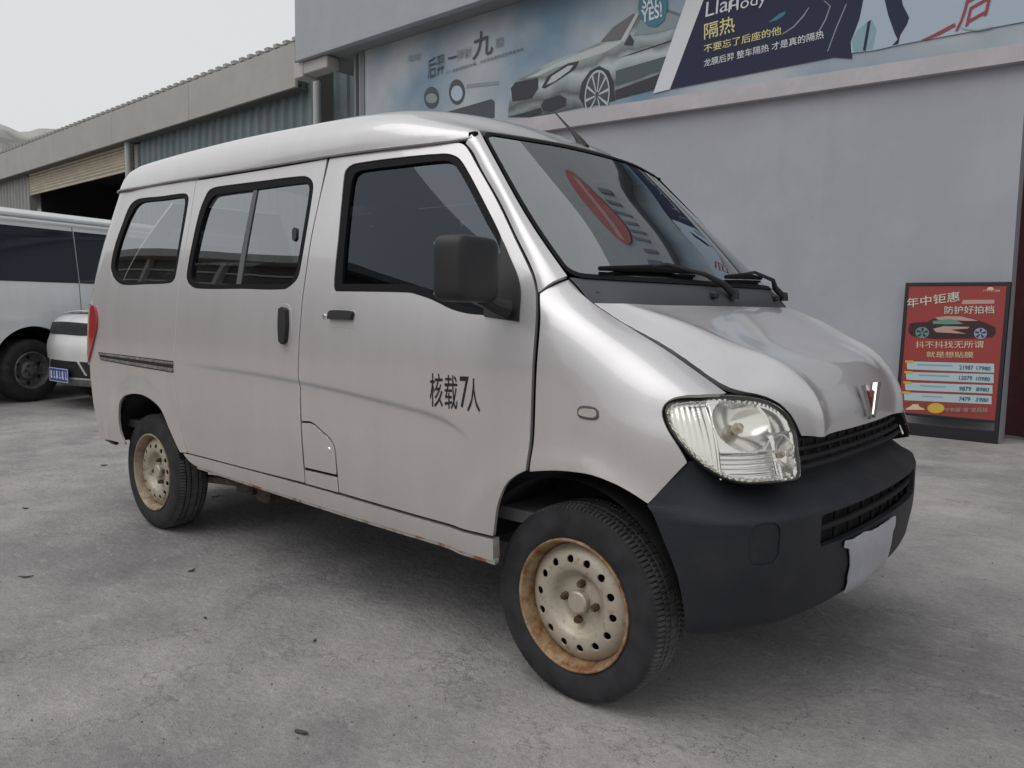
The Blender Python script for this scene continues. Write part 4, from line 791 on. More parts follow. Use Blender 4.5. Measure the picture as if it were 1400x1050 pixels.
# --- headlamps
class Back:
    """reflector bowl sunk behind the lens"""
    Lu = lamp.Lu; Lv = lamp.Lv
    def dep(s, u, v):
        flutes = .014+.05*np.clip(u-.10, 0, .12)+.0022*np.abs(((u*62) % 1)-.5)*2
        bowl = .012+.050*np.clip(1-((u-.318)/.092)**2-((v-.250)/.078)**2, 0, 1)
        shelf = .016+.0024*np.abs(((v*80) % 1)-.5)*2
        fog = .008+.030*np.clip(1-((u-.436)/.040)**2-((v-.158)/.050)**2, 0, 1)
        sm = lambda x, w: 1/(1+np.exp(-np.clip(x/w, -40, 40)))
        a1 = sm(u-.224, .0012); a2 = a1*sm(.168-v, .0012); a3 = sm(u-.396, .0012)*sm(.214-v, .0012)
        d = flutes*(1-a1)+bowl*a1; d = d*(1-a2)+shelf*a2; d = d*(1-a3)+fog*a3
        return d
    def __call__(s, u, v):
        u = np.atleast_1d(u).astype(float); v = np.atleast_1d(v).astype(float)
        O = smooth_loop(OUT['lens'], .006, 70); dd = np.sqrt(((np.stack([u, v], 1)[:, None]-O[None])**2).sum(2).min(1)); k = np.clip((dd+.004)/.016, 0, 1); k = k*(2-k)
        return lamp(u, v)-lamp.normal(u, v)*(.001+s.dep(u, v)*k)[:, None]
    def normal(s, u, v, e=1.2e-3):
        du = s(u+e, v)-s(u-e, v); dv = s(u, v+e)-s(u, v-e); n = np.cross(du, dv); return n/(np.linalg.norm(n, axis=1)[:, None]+1e-12)
back = Back()
REFL = mat('lamp_reflector', (.90, .895, .86), .16, .82)
BULB = mat('lamp_bulb', (.62, .52, .36), .15, .3, coat=1.)
for mir in (False, True):
    hc = panel('headlamp', lamp, OUT['lamp_case'], [OUT['lens']], SEAL, van, gap=.0, off=-.002, depth=.075, step=.015, mirror=mir, corner=70, holegap=.0045)
    panel('reflector', back, OUT['lens'], [], REFL, hc, gap=-.006, depth=0, step=.0045, bstep=.006, mirror=mir, corner=70)
    panel('lens', lamp, OUT['lens'], [], GLASS_LAMP, hc, gap=-.005, off=.003, depth=.012, step=.012, mirror=mir, corner=70)
    ys = -1 if mir else 1
    for nm, (uu0, vv0), dp, rad in (('main_bulb', (.322, .250), .046, .016), ('fog_bulb', (.436, .158), .026, .011)):
        P = lamp(np.array([uu0]), np.array([vv0]))[0]; n_ = lamp.normal(np.array([uu0]), np.array([vv0]))[0]; P = P-n_*dp
        prof = [(0, -rad*1.1), (rad*.6, -rad*.9), (rad, -rad*.2), (rad*.9, rad*.6), (rad*.5, rad)]
        b_ = MB().lathe(prof, (0, 0, 0), 1, 16); R_ = Vector((0, -1, 0)).rotation_difference(Vector(n_)).to_matrix()
        b_.v = [tuple(Vector((R_ @ Vector(p))+Vector(P))*1) for p in b_.v]; b_.v = [(x, y*ys, z) for x, y, z in b_.v]
        b_.build(nm, BULB, hc)
    # box-shaped frame of the inner lamp and the divider of the turn signal
    for nm, pts in (('lamp_frame', [(.392, .105), (.475, .100), (.478, .205), (.392, .212), (.392, .105)]), ('lamp_divider', [(.222, .100), (.224, .20), (.228, .315)])):
        pts = np.array(pts); u, v = pts.T; P = lamp(u, v)-lamp.normal(u, v)*.018
        MB().tube([(p[0], p[1]*ys, p[2]) for p in P], .0045, 8).build(nm, REFL, hc)
# --- bumper
GRB = mat('grille_plastic', (.009, .010, .012), .7, spec=.3)
BU = bumper.Lu; mid_u = BU/2
half = [(.1919, .576), (.1385, .5143), (.0819, .4213), (.1291, .3272), (.166, .2399), (.1888, .1284), (.20, .07), (.205, .02)]
outl = half+[(.5, .01), (mid_u, .01), (BU-.5, .01)]+[(BU-a, b) for a, b in half[::-1]]+[(BU-.5, .585), (mid_u, .585), (.5, .585)]
it0, it1 = .600, BU-.600
bp_ = panel('front_bumper', bumper, outl, [rrect(it0, it1, .280, .370, .012, 3), rrect(.338, .432, .268, .378, .03, 4), rrect(BU-.432, BU-.338, .268, .378, .03, 4)], BUMP, van, gap=0, depth=.02, step=.025, bstep=.016, corner=45)
panel('intake_recess', bumper, rrect(it0-.02, it1+.02, .262, .388, .012, 3), [], DARK, bp_, gap=0, off=-.05, depth=0, step=.04, corner=80)
for vv0 in (.325,):
    u = np.linspace(it0-.01, it1+.01, 40); P = bumper(u, u*0+vv0)-bumper.normal(u, u*0+vv0)*.020
    MB().tube([tuple(p) for p in P], .010, 8).build('intake_bar', GRB, bp_)
for i in range(9):
    u = it0+(it1-it0)*(i+.5)/9; v = np.linspace(.275, .375, 5); P = bumper(v*0+u, v)-bumper.normal(v*0+u, v)*.034
    MB().tube([tuple(p) for p in P], .006, 6).build('intake_fin', GRB, bp_)
for s in (0, 1):
    u0_, u1_ = (.338, .432) if s == 0 else (BU-.432, BU-.338)
    panel('fog_cover', bumper, rrect(u0_, u1_, .268, .378, .03, 4), [], BUMP, bp_, gap=.0015, off=-.004, depth=.01, step=.02, corner=80)
# paper wrapped over the number plate
rnd = np.random.RandomState(4)
def wr(u, v):
    return .009+.0040*np.sin(u*26+np.sin(v*30)*1.2)*np.cos(v*18+u*8)+.0050*np.exp(-((u-.93+.25*(v-.19))/.012)**2)+.0022*np.abs(np.sin(u*52-v*34+np.sin(v*40)))
pl = [(.728, .274), (.79, .271), (.85, .273), (.92, .268), (1.00, .270), (1.08, .266), (1.135, .268), (1.148, .258), (1.150, .19), (1.140, .115), (1.11, .100), (1.04, .097), (.97, .096), (.89, .098), (.82, .094), (.785, .102), (.792, .13), (.782, .155), (.786, .19), (.768, .225), (.758, .245), (.727, .256)]
PAPER = mat('wrapped_paper', (.37, .38, .42), .32, var=.08, vscale=12, coat=.4, bump=.12, bscale=40)
pp = panel('plate_cover', bumper, pl, [], PAPER, bp_, gap=0, depth=.003, step=.009, bstep=.009, corner=60, offf=wr)
# --- grille under the hood lip
yy = np.linspace(-.46, .46, 25)
gx = lambda y: .548-.18*np.abs(y)**2.6
gr = Loft([[(gx(y)-.02, y, .740) for y in yy], [(gx(y)-.01, y, .79) for y in yy], [(gx(y)-.01, y, .84) for y in yy]], nu=40)
go = panel('grille', gr, [(0, 0), (gr.Lu, 0), (gr.Lu, gr.Lv), (0, gr.Lv)], [], DARK, van, gap=0, depth=0, step=.04, corner=30)
for z, dx, r in ((.815, .020, .008), (.790, .030, .009), (.765, .040, .010), (.742, .048, .010)):
    MB().tube([(gx(y)+dx-.030, y, z) for y in yy], r*.8, 8).build('grille_slat', GRB, go)
for y in np.linspace(-.40, .40, 11):
    MB().tube([(gx(y)-.012, y, .835), (gx(y)+.004, y, .75)], .005, 6).build('grille_fin', GRB, go)

# --- wipers, antenna, mirrors
def on_wind(u, v, h): return wind(np.array([u]), np.array([v]))[0]-wind.normal(np.array([u]), np.array([v]))[0]*h
for v0, v1, px in ((.10, .50, .655), (.68, 1.02, 1.185)):
    b0, b1 = on_wind(.028, v0, .018), on_wind(.040, v1, .018)
    piv = cow(np.array([cow.Lu*px/Wv]), np.array([cow.Lv*.62]))[0]+np.array([.01, 0, .014])
    w = MB().tube([b0, (b0+b1)/2+np.array([.004, 0, .006]), b1], [.007, .012, .007], 8).build('wiper', SEAL, van)
    n_ = MB().tube([on_wind(.020, v0, .006), on_wind(.034, v1, .006)], .005, 6).build('wiper_rubber', SEAL, w)
    mb = (b0*.45+b1*.55)
    MB().tube([piv, piv+np.array([-.012, -.06, .035]), (piv+mb)/2+np.array([.012, .04, .030]), mb+np.array([.010, .05, .022]), mb+np.array([.004, -.02, .012])], [.014, .012, .008, .006, .006], 8).build('wiper_arm', BLACK, w)
    MB().lathe([(0, .02), (.014, .018), (.018, .0), (.018, -.015)], tuple(piv), 2, 16).build('wiper_pivot', BLACK, w)
    P = cow(np.array([cow.Lu*(px-.12)/Wv]), np.array([cow.Lv*.60]))[0]
    MB().box((P[0]+.006, P[1], P[2]+.008), (.028, .026, .024), .006).build('washer_nozzle', BLACK, cp)
at = MB().tube([(-.565, .02, 1.800), (-.578, .02, 1.825), (-.598, .02, 1.850), (-.622, .02, 1.876)], [.026, .018, .011, .007], 10).build('antenna', BLACK, rf)
MB().tube([(-.620, .02, 1.874), (-.66, .02, 1.912), (-.715, .02, 1.966)], [.0065, .0045, .003], 8).build('antenna_rod', BLACK, at)
def superbox(c, d, e=4, n=16, m_=24, rot=None, taper=None):
    """rounded box by a superellipsoid"""
    v = []; f = []
    sp = lambda a, p: math.copysign(abs(a)**p, a)
    for i in range(n+1):
        t = -math.pi/2+math.pi*i/n
        for j in range(m_):
            p = 2*math.pi*j/m_
            x, y, z = sp(math.cos(t), 2/e)*sp(math.cos(p), 2/e), sp(math.cos(t), 2/e)*sp(math.sin(p), 2/e), sp(math.sin(t), 2/e)
            q = Vector((x*d[0]/2, y*d[1]/2, z*d[2]/2))
            if taper: q = Vector(taper(q))
            if rot is not None: q = rot @ q
            v.append((q.x+c[0], q.y+c[1], q.z+c[2]))
    for i in range(n):
        for j in range(m_): f.append((i*m_+j, i*m_+(j+1) % m_, (i+1)*m_+(j+1) % m_, (i+1)*m_+j))
    return v, f
MIRG = mat('mirror_face', (.6, .62, .64), .02, 1.)
drs = [o for o in van.children if o.name.startswith('front_door')]
for o_, s in zip(drs, (-1, 1)):
    R_ = Matrix.Rotation(math.radians(-8*s), 3, 'Z')
    fx, fy_ = (0, 0) if s < 0 else (-.17, -.06)          # the far mirror is folded back
    v_, f_ = superbox((-.255+fx, s*(.955+fy_), 1.277), (.11, .20, .188), 6.5, 24, 40, R_, taper=lambda q: (q.x*(1-.5*max(0, q.z*0)), q.y, q.z))
    mh = MB().add(v_, f_).build('door_mirror', BLACK, o_, sharp=60)
    MB().box((-.312+fx, s*(.958+fy_), 1.277), (.008, .165, .150), .003, R_).build('mirror_glass', MIRG, mh)
    MB().tube([(-.25, s*.89, 1.20), (-.235, s*.855, 1.175), (-.225, s*.815, 1.165)], [.026, .024, .030], 10).build('mirror_arm', BLACK, mh)
# --- wheels
class Disc:
    """wheel disc; u,v in the wheel plane, outward is -y"""
    f = staticmethod(ncub([0, .05, .078, .088, .098, .112, .132, .150, .166, .178], [.052, .052, .050, .038, .026, .020, .019, .025, .036, .048]))
    def __call__(s, u, v):
        u = np.atleast_1d(u).astype(float); v = np.atleast_1d(v).astype(float); r = np.hypot(u, v); return np.stack([u, -.082+s.f(r), v], 1)
    def normal(s, u, v, e=1e-3):
        du = s(u+e, v)-s(u-e, v); dv = s(u, v+e)-s(u, v-e); n = np.cross(du, dv); return n/np.linalg.norm(n, axis=1)[:, None]
RIMC = mat('steel_rim', (.43, .39, .31), .48, .30, col2=(.19, .12, .07), vscale=38, mask=(.55, .80), bump=.15, bscale=90)
LIPR = mat('rusty_rim_lip', (.38, .28, .17), .6, .15, col2=(.20, .085, .03), vscale=22, mask=(.36, .62), bump=.3, bscale=80)
LIPC = mat('cream_rim_lip', (.36, .30, .21), .55, .2, col2=(.16, .085, .045), vscale=14, mask=(.45, .66), bump=.2, bscale=80)
RUST = mat('rusty_nut', (.12, .07, .045), .85, .3, var=.4, vscale=60)
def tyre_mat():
    m = bpy.data.materials.new('tyre_rubber_lit_dusty'); m.use_nodes = True; n, l = m.node_tree.nodes, m.node_tree.links; b = n['Principled BSDF']; b.inputs['Roughness'].default_value = .75; b.inputs['Specular IOR Level'].default_value = .35
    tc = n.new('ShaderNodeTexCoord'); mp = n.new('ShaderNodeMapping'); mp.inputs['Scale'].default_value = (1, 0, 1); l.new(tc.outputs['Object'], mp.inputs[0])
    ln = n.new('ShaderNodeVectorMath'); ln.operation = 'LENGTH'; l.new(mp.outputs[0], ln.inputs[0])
    r = n.new('ShaderNodeValToRGB'); e = r.color_ramp.elements; e[0].position = .286; e[0].color = (.022, .022, .025, 1); e[1].position = .2955; e[1].color = (.085, .083, .082, 1); l.new(ln.outputs['Value'], r.inputs[0])  # tread painted lighter as if lit, with dust; grooves and sidewall stay dark
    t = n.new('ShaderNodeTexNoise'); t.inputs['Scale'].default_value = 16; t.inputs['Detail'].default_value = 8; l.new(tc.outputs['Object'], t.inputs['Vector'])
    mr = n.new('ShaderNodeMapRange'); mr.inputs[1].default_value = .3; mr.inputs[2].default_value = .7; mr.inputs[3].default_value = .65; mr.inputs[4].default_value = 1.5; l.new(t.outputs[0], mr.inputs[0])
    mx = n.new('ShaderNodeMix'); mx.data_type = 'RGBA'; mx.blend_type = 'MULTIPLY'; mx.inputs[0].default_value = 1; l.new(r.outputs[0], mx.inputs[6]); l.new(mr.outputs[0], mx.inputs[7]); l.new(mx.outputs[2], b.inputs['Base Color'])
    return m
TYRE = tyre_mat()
TR, TW = .297, .168
NS = 480
prof = [(.190, -.062), (.200, -.078), (.212, -.0835), (.230, -.0865), (.250, -.0862), (.268, -.0830), (.280, -.0785), (.2895, -.0710), (.2945, -.0620), (.2965, -.0520),
        (.2970, -.0470), (.2870, -.0462), (.2870, -.0400), (.2975, -.0392), (.2980, -.0220), (.2870, -.0212), (.2870, -.0150), (.2983, -.0142)]
prof = prof+[(r, -a) for r, a in prof[::-1]]
n1 = len(prof)
SH = {7: .003, 8: .006, 9: .0065, 10: .0055}
def tread(k, j):
    jj = min(j, n1-1-j)
    a = (k % 4); 
    if jj in SH and a == 0: return -SH[jj]
    if jj in (13, 14) and (k+2) % 4 == 0: return -.004
    if jj == 17 and (k+1) % 9 == 0: return -.003
    return 0
RIMR = mat('stained_rim', (.40, .365, .29), .5, .25, col2=(.15, .09, .05), vscale=26, mask=(.50, .70), bump=.15, bscale=90)
def make_wheel(lipmat, discmat):
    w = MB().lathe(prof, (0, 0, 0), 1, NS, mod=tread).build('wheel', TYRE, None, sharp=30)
    lip = [(.188, -.055), (.194, -.070), (.2005, -.0795), (.1995, -.0845), (.1960, -.0860), (.1915, -.0835), (.1875, -.074), (.1835, -.060), (.181, -.045), (.1785, -.030), (.1765, -.020), (.172, .06), (.196, .075)]
    MB().lathe(lip, (0, 0, 0), 1, 72).build('rim', lipmat, w)
    circ = lambda r, n, cx=0, cy=0, ph=0: [(cx+r*math.cos(2*math.pi*i/n+ph), cy+r*math.sin(2*math.pi*i/n+ph)) for i in range(n)]
    holes = [circ(.0128, 14, .134*math.cos(a), .134*math.sin(a)) for a in [2*math.pi*i/14+.1 for i in range(14)]]
    panel('wheel_disc', Disc(), circ(.177, 72), holes, discmat, w, gap=0, depth=.004, step=.010, raw=True)
    MB().lathe([(.176, .0), (0, .0)], (0, 0, 0), 1, 32).build('wheel_backing', DARK, w)
    MB().lathe([(0, -.056), (.029, -.0555), (.034, -.051), (.035, -.03), (.046, -.028)], (0, 0, 0), 1, 32).build('hub_cap', RIMC, w)
    for i in range(4):
        a = math.radians(45+12+90*i); MB().lathe([(0, -.052), (.008, -.052), (.0115, -.047), (.012, -.028)], (.056*math.cos(a), 0, .056*math.sin(a)), 1, 6).build('wheel_nut', RUST, w)
    return w
def copy_tree(o, parent=None):
    c = o.copy(); COL.objects.link(c)
    if parent: c.parent = parent
    for ch in o.children:
        copy_tree(ch, c)
    return c
wf = make_wheel(LIPR, RIMC); wr_ = make_wheel(LIPC, RIMR)
YW = .682
for w, x in ((wf, 0.), (wr_, -2.70)):
    w.parent = van; w.location = (x, -YW, .296); w.rotation_euler = (0, math.radians(61 if x == 0 else 50), 0)
    l = copy_tree(w, van); l.location = (x, YW, .296); l.rotation_euler = (0, math.radians(20), math.pi)
wf['label'] = 'front wheel with rust-eaten rim lip'
# wheel housings
for x, r in ((0., .385), (-2.70, .385)):
    for s in (-1, 1):
        m_ = MB(); n = 20
        for i in range(n):
            a0, a1 = math.radians(18+144*i/n), math.radians(18+144*(i+1)/n)
            p = [(x+r*math.cos(a), s*y, .296+r*math.sin(a)) for a in (a0, a1) for y in (.50, .790)]
            m_.add(p, [(0, 1, 3, 2)])
            m_.add([(x, s*.50, .35), p[0], p[2]], [(0, 1, 2)])
        m_.build('wheel_housing', DARK, van)
# --- underbody
ub = MB().box((-1.35, 0, .44), (1.8, 1.30, .08), .01).box((-1.35, 0, .46), (3.8, .80, .08), .01).box((-1.35, .45, .37), (2.0, .06, .10)).box((-1.35, -.45, .37), (2.0, .06, .10))
ub.build('underbody', DARK, van, smooth=False)
OLD = mat('rusty_iron', (.07, .055, .045), .85, var=.4, vscale=20)
MB().tube([(-2.7, -.62, .30), (-2.7, .62, .30)], .035, 12).build('rear_axle', OLD, van)
MB().lathe([(0, -.12), (.09, -.10), (.12, 0), (.09, .10), (0, .12)], (-2.7, 0, .30), 1, 20).build('differential', OLD, van)
for s in (-1, 1):
    MB().box((-2.30, s*.58, .285), (1.0, .06, .03), .006, Matrix.Rotation(math.radians(-5), 3, 'Y')).box((-1.84, s*.62, .315), (.10, .07, .10), .01).box((-2.05, s*.60, .30), (.14, .05, .07), .01).build('leaf_spring', OLD, van)
    MB().tube([(0, s*.2, .28), (0, s*.62, .296)], .03, 10).build('drive_shaft', OLD, van)
MB().tube([(-.6, .2, .28), (-1.6, .2, .27), (-1.9, .25, .27), (-3.2, .35, .30)], .03, 10).build('exhaust_pipe', OLD, van)
MB().tube([(-1.65, -.30, .30), (-2.0, -.32, .29)], .07, 14).build('spare_tank', OLD, van)
# rear quarter lower edge and bumper
for s in (-1, 1):
    pass
rb = MB()
for z0, z1, ins in ((.33, .41, .03), (.41, .62, .0)):
    pass
# tailgate with window between the two rear corners
zt = [.40, .55, .75, 1.0, 1.25, 1.5, 1.75]
rc = []
for z in zt:
    P = side(np.array([-3.50]), np.array([z]))[0]
    rc.append([(P[0]+.002-.03*(1-(y/abs(P[1]))**2), y, z) for y in np.linspace(abs(P[1])*1.0, -abs(P[1])*1.0, 15)])
tg = Loft(rc, nu=30)
fl = bool(tg.normal(np.array([tg.Lu/2]), np.array([tg.Lv/2]))[0][0] > 0)
tgo = panel('tailgate', tg, [(0, .0), (tg.Lu, .0), (tg.Lu, tg.Lv), (0, tg.Lv)], [rrect(.16, tg.Lu-.16, .86, 1.26, .06)], PAINT, van, gap=.002, step=.05, corner=40, flip=fl)
panel('rear_glass', tg, rrect(.15, tg.Lu-.15, .85, 1.27, .06), [], GLASS_SIDE, tgo, gap=0, off=-.008, depth=0, step=.08, corner=80, flip=fl)
panel('rear_bumper', tg, [(.02, -.10), (tg.Lu-.02, -.10), (tg.Lu-.02, .22), (.02, .22)], [], BUMP, van, gap=0, off=.05, depth=.09, step=.05, corner=40, flip=fl)
lipv = MB()
u = np.linspace(-3.36, -3.06, 12)
for s in (-1,):
    P = side(u, u*0+.402)
    MB().tube([(p[0], p[1]+.030, p[2]+.004) for p in P], .012, 8).build('rear_valance', BLACK, van)
    MB().tube([(p[0], -p[1]-.030, p[2]+.004) for p in P], .012, 8).build('rear_valance', BLACK, van)
# --- cabin
fl_ = MB().box((-1.55, 0, .52), (3.2, 1.48, .04)).build('cabin_floor', CABIN, van, smooth=False)
yy2 = np.linspace(-.66, .66, 15)
dash = Loft([[(-.30, y, .80) for y in yy2], [(-.34, y, 1.02) for y in yy2], [(-.30, y, 1.13-.0*abs(y)) for y in yy2], [(-.16+.10*(1-(y/.7)**2), y, 1.19) for y in yy2], [(-.02+.12*(1-(y/.7)**2), y, 1.22) for y in yy2]], nu=20)
dsh = panel('dashboard', dash, [(0, 0), (dash.Lu, 0), (dash.Lu, dash.Lv), (0, dash.Lv)], [], mat('dash_plastic', (.055, .058, .065), .6), van, gap=0, depth=0, step=.05, corner=30)
def ring(c, R, r, ax, n=32):
    ax = Vector(ax).normalized(); e1 = ax.cross(Vector((0, 1, 0))).normalized(); e2 = ax.cross(e1); pts = [Vector(c)+(e1*math.cos(2*math.pi*i/n)+e2*math.sin(2*math.pi*i/n))*R for i in range(n+1)]
    return MB().tube(pts, r, 8, cap=False)
sw = ring((-.42, .36, 1.10), .185, .014, (-.55, 0, .83)).tube([(-.42, .36, 1.10), (-.30, .36, .98)], .03, 10).box((-.42, .36, 1.10), (.10, .30, .03), .008, Matrix.Rotation(math.radians(35), 3, 'Y')).build('steering_wheel', SEAL, van)
for y in (-.37, .37):
    v_, f_ = superbox((-.88, y, .80), (.52, .48, .16), 4); st = MB().add(v_, f_).build('seat', SEAT, van)
    v_, f_ = superbox((-1.12, y, 1.12), (.16, .46, .60), 4, rot=Matrix.Rotation(math.radians(-14), 3, 'Y')); MB().add(v_, f_).build('backrest', SEAT, st)
    v_, f_ = superbox((-1.21, y, 1.50), (.10, .27, .17), 3.5, rot=Matrix.Rotation(math.radians(-14), 3, 'Y')); MB().add(v_, f_).build('headrest', SEAT, st)
for x in (-2.05, -2.80):
    v_, f_ = superbox((x+.22, 0, .80), (.48, 1.25, .16), 5); st = MB().add(v_, f_).build('bench_seat', SEAT, van)
    v_, f_ = superbox((x, 0, 1.10), (.15, 1.25, .56), 5, rot=Matrix.Rotation(math.radians(-12), 3, 'Y')); MB().add(v_, f_).build('backrest', SEAT, st)
MB().box((-.62, .02, 1.64), (.02, .20, .06), .008).tube([(-.61, .02, 1.66), (-.57, .02, 1.74)], .006, 6).build('rear_view_mirror', BLACK, van)
hl_ = panel('headlining', roof, [(.05, .06), (roof.Lu-.06, .06), (roof.Lu-.06, roof.Lv-.06), (.05, roof.Lv-.06)], [], CABIN, van, gap=0, off=-.035, depth=0, step=.12, corner=30)

# ------------------------------------------------------------------ shop building behind the van
def wall_mat():
    m = mat('painted_wall', (.355, .365, .405), .8, var=.05, vscale=1.1, bump=.08, bscale=25); n, l = m.node_tree.nodes, m.node_tree.links; bs = n['Principled BSDF']
    src = bs.inputs['Base Color'].links[0].from_socket; tc = n.new('ShaderNodeTexCoord')
    def stain(scale, sc, det, p0, p1, colr, amt, src):
        mp = n.new('ShaderNodeMapping'); mp.inputs['Scale'].default_value = scale; l.new(tc.outputs['Object'], mp.inputs[0])
        t = n.new('ShaderNodeTexNoise'); t.inputs['Scale'].default_value = sc; t.inputs['Detail'].default_value = det; t.inputs['Roughness'].default_value = .65; l.new(mp.outputs[0], t.inputs['Vector'])
        r = n.new('ShaderNodeMapRange'); r.inputs[1].default_value = p0; r.inputs[2].default_value = p1; r.inputs[3].default_value = 0; r.inputs[4].default_value = amt; l.new(t.outputs[0], r.inputs[0])
        x = n.new('ShaderNodeMix'); x.data_type = 'RGBA'; l.new(r.outputs[0], x.inputs[0]); l.new(src, x.inputs[6]); x.inputs[7].default_value = (*colr, 1); return x.outputs[2]
    src = stain((5, 5, .22), 1., 7, .52, .80, (.25, .25, .26), .22, src)          # rain streaks
    src = stain((1, 1, 1), 2.6, 9, .62, .72, (.38, .39, .43), .3, src)            # touched-up patches
    src = stain((1, 1, 1), 16., 4, .70, .76, (.14, .135, .13), .5, src)           # scuffs
    l.new(src, bs.inputs['Base Color']); return m
WALL = wall_mat()
LEDGE = mat('ledge_paint', (.44, .425, .45), .7, var=.06, vscale=3)
FASC = mat('fascia_panel', (.315, .335, .36), .5, var=.04, vscale=2)
shop = empty('shop_building', (-5, 5.85, 0), 0, 'grey shop building with wall banner above ledge behind the van', 'building')
def kid(o, par):
    o.parent = par; o.matrix_parent_inverse = par.matrix_basis.inverted() if False else Matrix.Translation(par.location).inverted(); return o
YW_ = 5.85
w = MB().box((-4.70, YW_+.15, 2.65), (9.38, .30, 5.3)).build('wall', WALL, None, smooth=False); kid(w, shop)
w = MB().box((2.86, YW_+.15, 4.35), (5.73, .30, 1.9)).box((4.4, YW_+.15, 1.7), (2.6, .30, 3.4)).build('wall', WALL, None, smooth=False); kid(w, shop)
lb, lt = lambda x: 3.378-.019*min(x, 0), lambda x: 3.530-.027*min(x, 0)
w = MB().prism([(-9.38, lb(-9.38)), (0, lb(0)), (5.7, lb(0)), (5.7, lt(0)), (0, lt(0)), (-9.38, lt(-9.38))], (0, YW_-.002, 0), (1, 0, 0), (0, 0, 1), (0, -.09, 0)).build('ledge', LEDGE, None, smooth=False); kid(w, shop)
fz0, fz1, fy = 5.24, 9.7, 5.46
w = MB().box((-2.6, fy+.06, (fz0+fz1)/2), (16.0, .12, fz1-fz0), .01).build('fascia', FASC, None); kid(w, shop)
w = MB().box((-2.6, fy+.29, fz0+.03), (15.9, .40, .05)).box((-9.97, fy+.95, fz0+.05), (1.2, 1.8, .06)).box((-9.45, fy+1.6, 2.9), (.06, 2.4, 5.8)).build('soffit', mat('soffit_board', (.22, .225, .23), .7), None, smooth=False); kid(w, shop)
for i in range(1, 8):
    pass
# opening with dark red curtain
CURT = mat('red_curtain', (.055, .010, .012), .85, var=.25, vscale=5)
cv = []; cf = []; n = 80
for i in range(n+1):
    x = -.02+3.1*i/n; y = 6.06+.035*math.sin(i*.9)+.012*math.sin(i*2.3)
    cv += [(x, y, .03), (x, y, 2.75), (x, y+.006, .03), (x, y+.006, 2.75)]
for i in range(n): cf += [(4*i, 4*i+4, 4*i+5, 4*i+1), (4*i+2, 4*i+3, 4*i+7, 4*i+6)]
cur = mesh('curtain', cv, cf, CURT); tag(cur, 'dark red curtain hanging in the doorway at the right edge', 'curtain')
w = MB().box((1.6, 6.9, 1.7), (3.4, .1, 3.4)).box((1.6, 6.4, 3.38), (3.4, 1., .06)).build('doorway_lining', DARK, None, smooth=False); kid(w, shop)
# ------------------------------------------------------------------ banner print
BN = empty('wall_banner', (-4.6, 5.84, 3.6), 0, 'long printed advertising banner with car picture above the shop wall ledge', 'banner')
def col(name, c, rough=.45): return mat(name, c, rough)
def flat(name, poly, m, lay, par=BN, y0=5.832):
    P = np.array(poly, float)
    if area2(P) < 0: P = P[::-1]
    y = y0-.0015*lay
    o = mesh(name, [(a, y, b) for a, b in P], [tuple(range(len(P)))], m, None, smooth=False)
    return kid(o, par)
def flat_tri(name, loops, m, lay, par=BN, y0=5.832):
    L = [np.array(q, float) for q in loops]; vv, F_ = cdt(L, 50)
    o = mesh(name, [(a, y0-.0015*lay, b) for a, b in vv], F_, m, None, smooth=False); return kid(o, par)
def aff_text(name, body, bl, br, tl, m, lay, par=BN, y0=5.832, bold=.0, pmap=None):
    Q, F_ = fit_text(body, 0, 0, 1, 1, bold=bold); bl, br, tl = map(np.array, (bl, br, tl))
    P = [bl+q[0]*(br-bl)+q[1]*(tl-bl) for q in Q]
    pm = pmap or (lambda a, b, k: (a, y0-.0015*k, b))
    o = mesh(name, [pm(a, b, lay) for a, b in P], F_, m, None, smooth=False); return kid(o, par)
def banner_bg():
    m = bpy.data.materials.new('banner_sky_print'); m.use_nodes = True; n, l = m.node_tree.nodes, m.node_tree.links; b = n['Principled BSDF']; b.inputs['Roughness'].default_value = .5
    tc = n.new('ShaderNodeTexCoord'); t = n.new('ShaderNodeTexNoise'); t.inputs['Scale'].default_value = .7; t.inputs['Detail'].default_value = 5; l.new(tc.outputs['Object'], t.inputs['Vector'])
    r = n.new('ShaderNodeValToRGB'); e = r.color_ramp.elements; e[0].position = .34; e[0].color = (.13, .22, .31, 1); e[1].position = .62; e[1].color = (.38, .42, .45, 1)
    l.new(t.outputs[0], r.inputs[0]); l.new(r.outputs[0], b.inputs['Base Color']); return m
def car_print():
    m = bpy.data.materials.new('print_car_body'); m.use_nodes = True; n, l = m.node_tree.nodes, m.node_tree.links; bs = n['Principled BSDF']; bs.inputs['Roughness'].default_value = .5
    tc = n.new('ShaderNodeTexCoord'); sx = n.new('ShaderNodeSeparateXYZ'); l.new(tc.outputs['Object'], sx.inputs[0])
    t = n.new('ShaderNodeTexNoise'); t.inputs['Scale'].default_value = 1.8; t.inputs['Detail'].default_value = 3; l.new(tc.outputs['Object'], t.inputs['Vector'])
    ad = n.new('ShaderNodeMath'); ad.operation = 'MULTIPLY_ADD'; ad.inputs[1].default_value = .45; l.new(t.outputs[0], ad.inputs[0]); l.new(sx.outputs[2], ad.inputs[2])
    mr = n.new('ShaderNodeMapRange'); mr.inputs[1].default_value = 3.78; mr.inputs[2].default_value = 4.95; l.new(ad.outputs[0], mr.inputs[0])
    r = n.new('ShaderNodeValToRGB'); e = r.color_ramp.elements
    for i, (p, c) in enumerate(((0, .03), (.13, .06), (.24, .24), (.31, .09), (.42, .32), (.50, .46), (.58, .15), (.70, .38), (.80, .15), (1, .09))):
        q = e[i] if i < 1 else (e.new(p) if p < 1 else e[-1]); q.position = p; q.color = (c*.88, c*1.02, c*1.06, 1)
    l.new(mr.outputs[0], r.inputs[0]); l.new(r.outputs[0], bs.inputs['Base Color']); return m
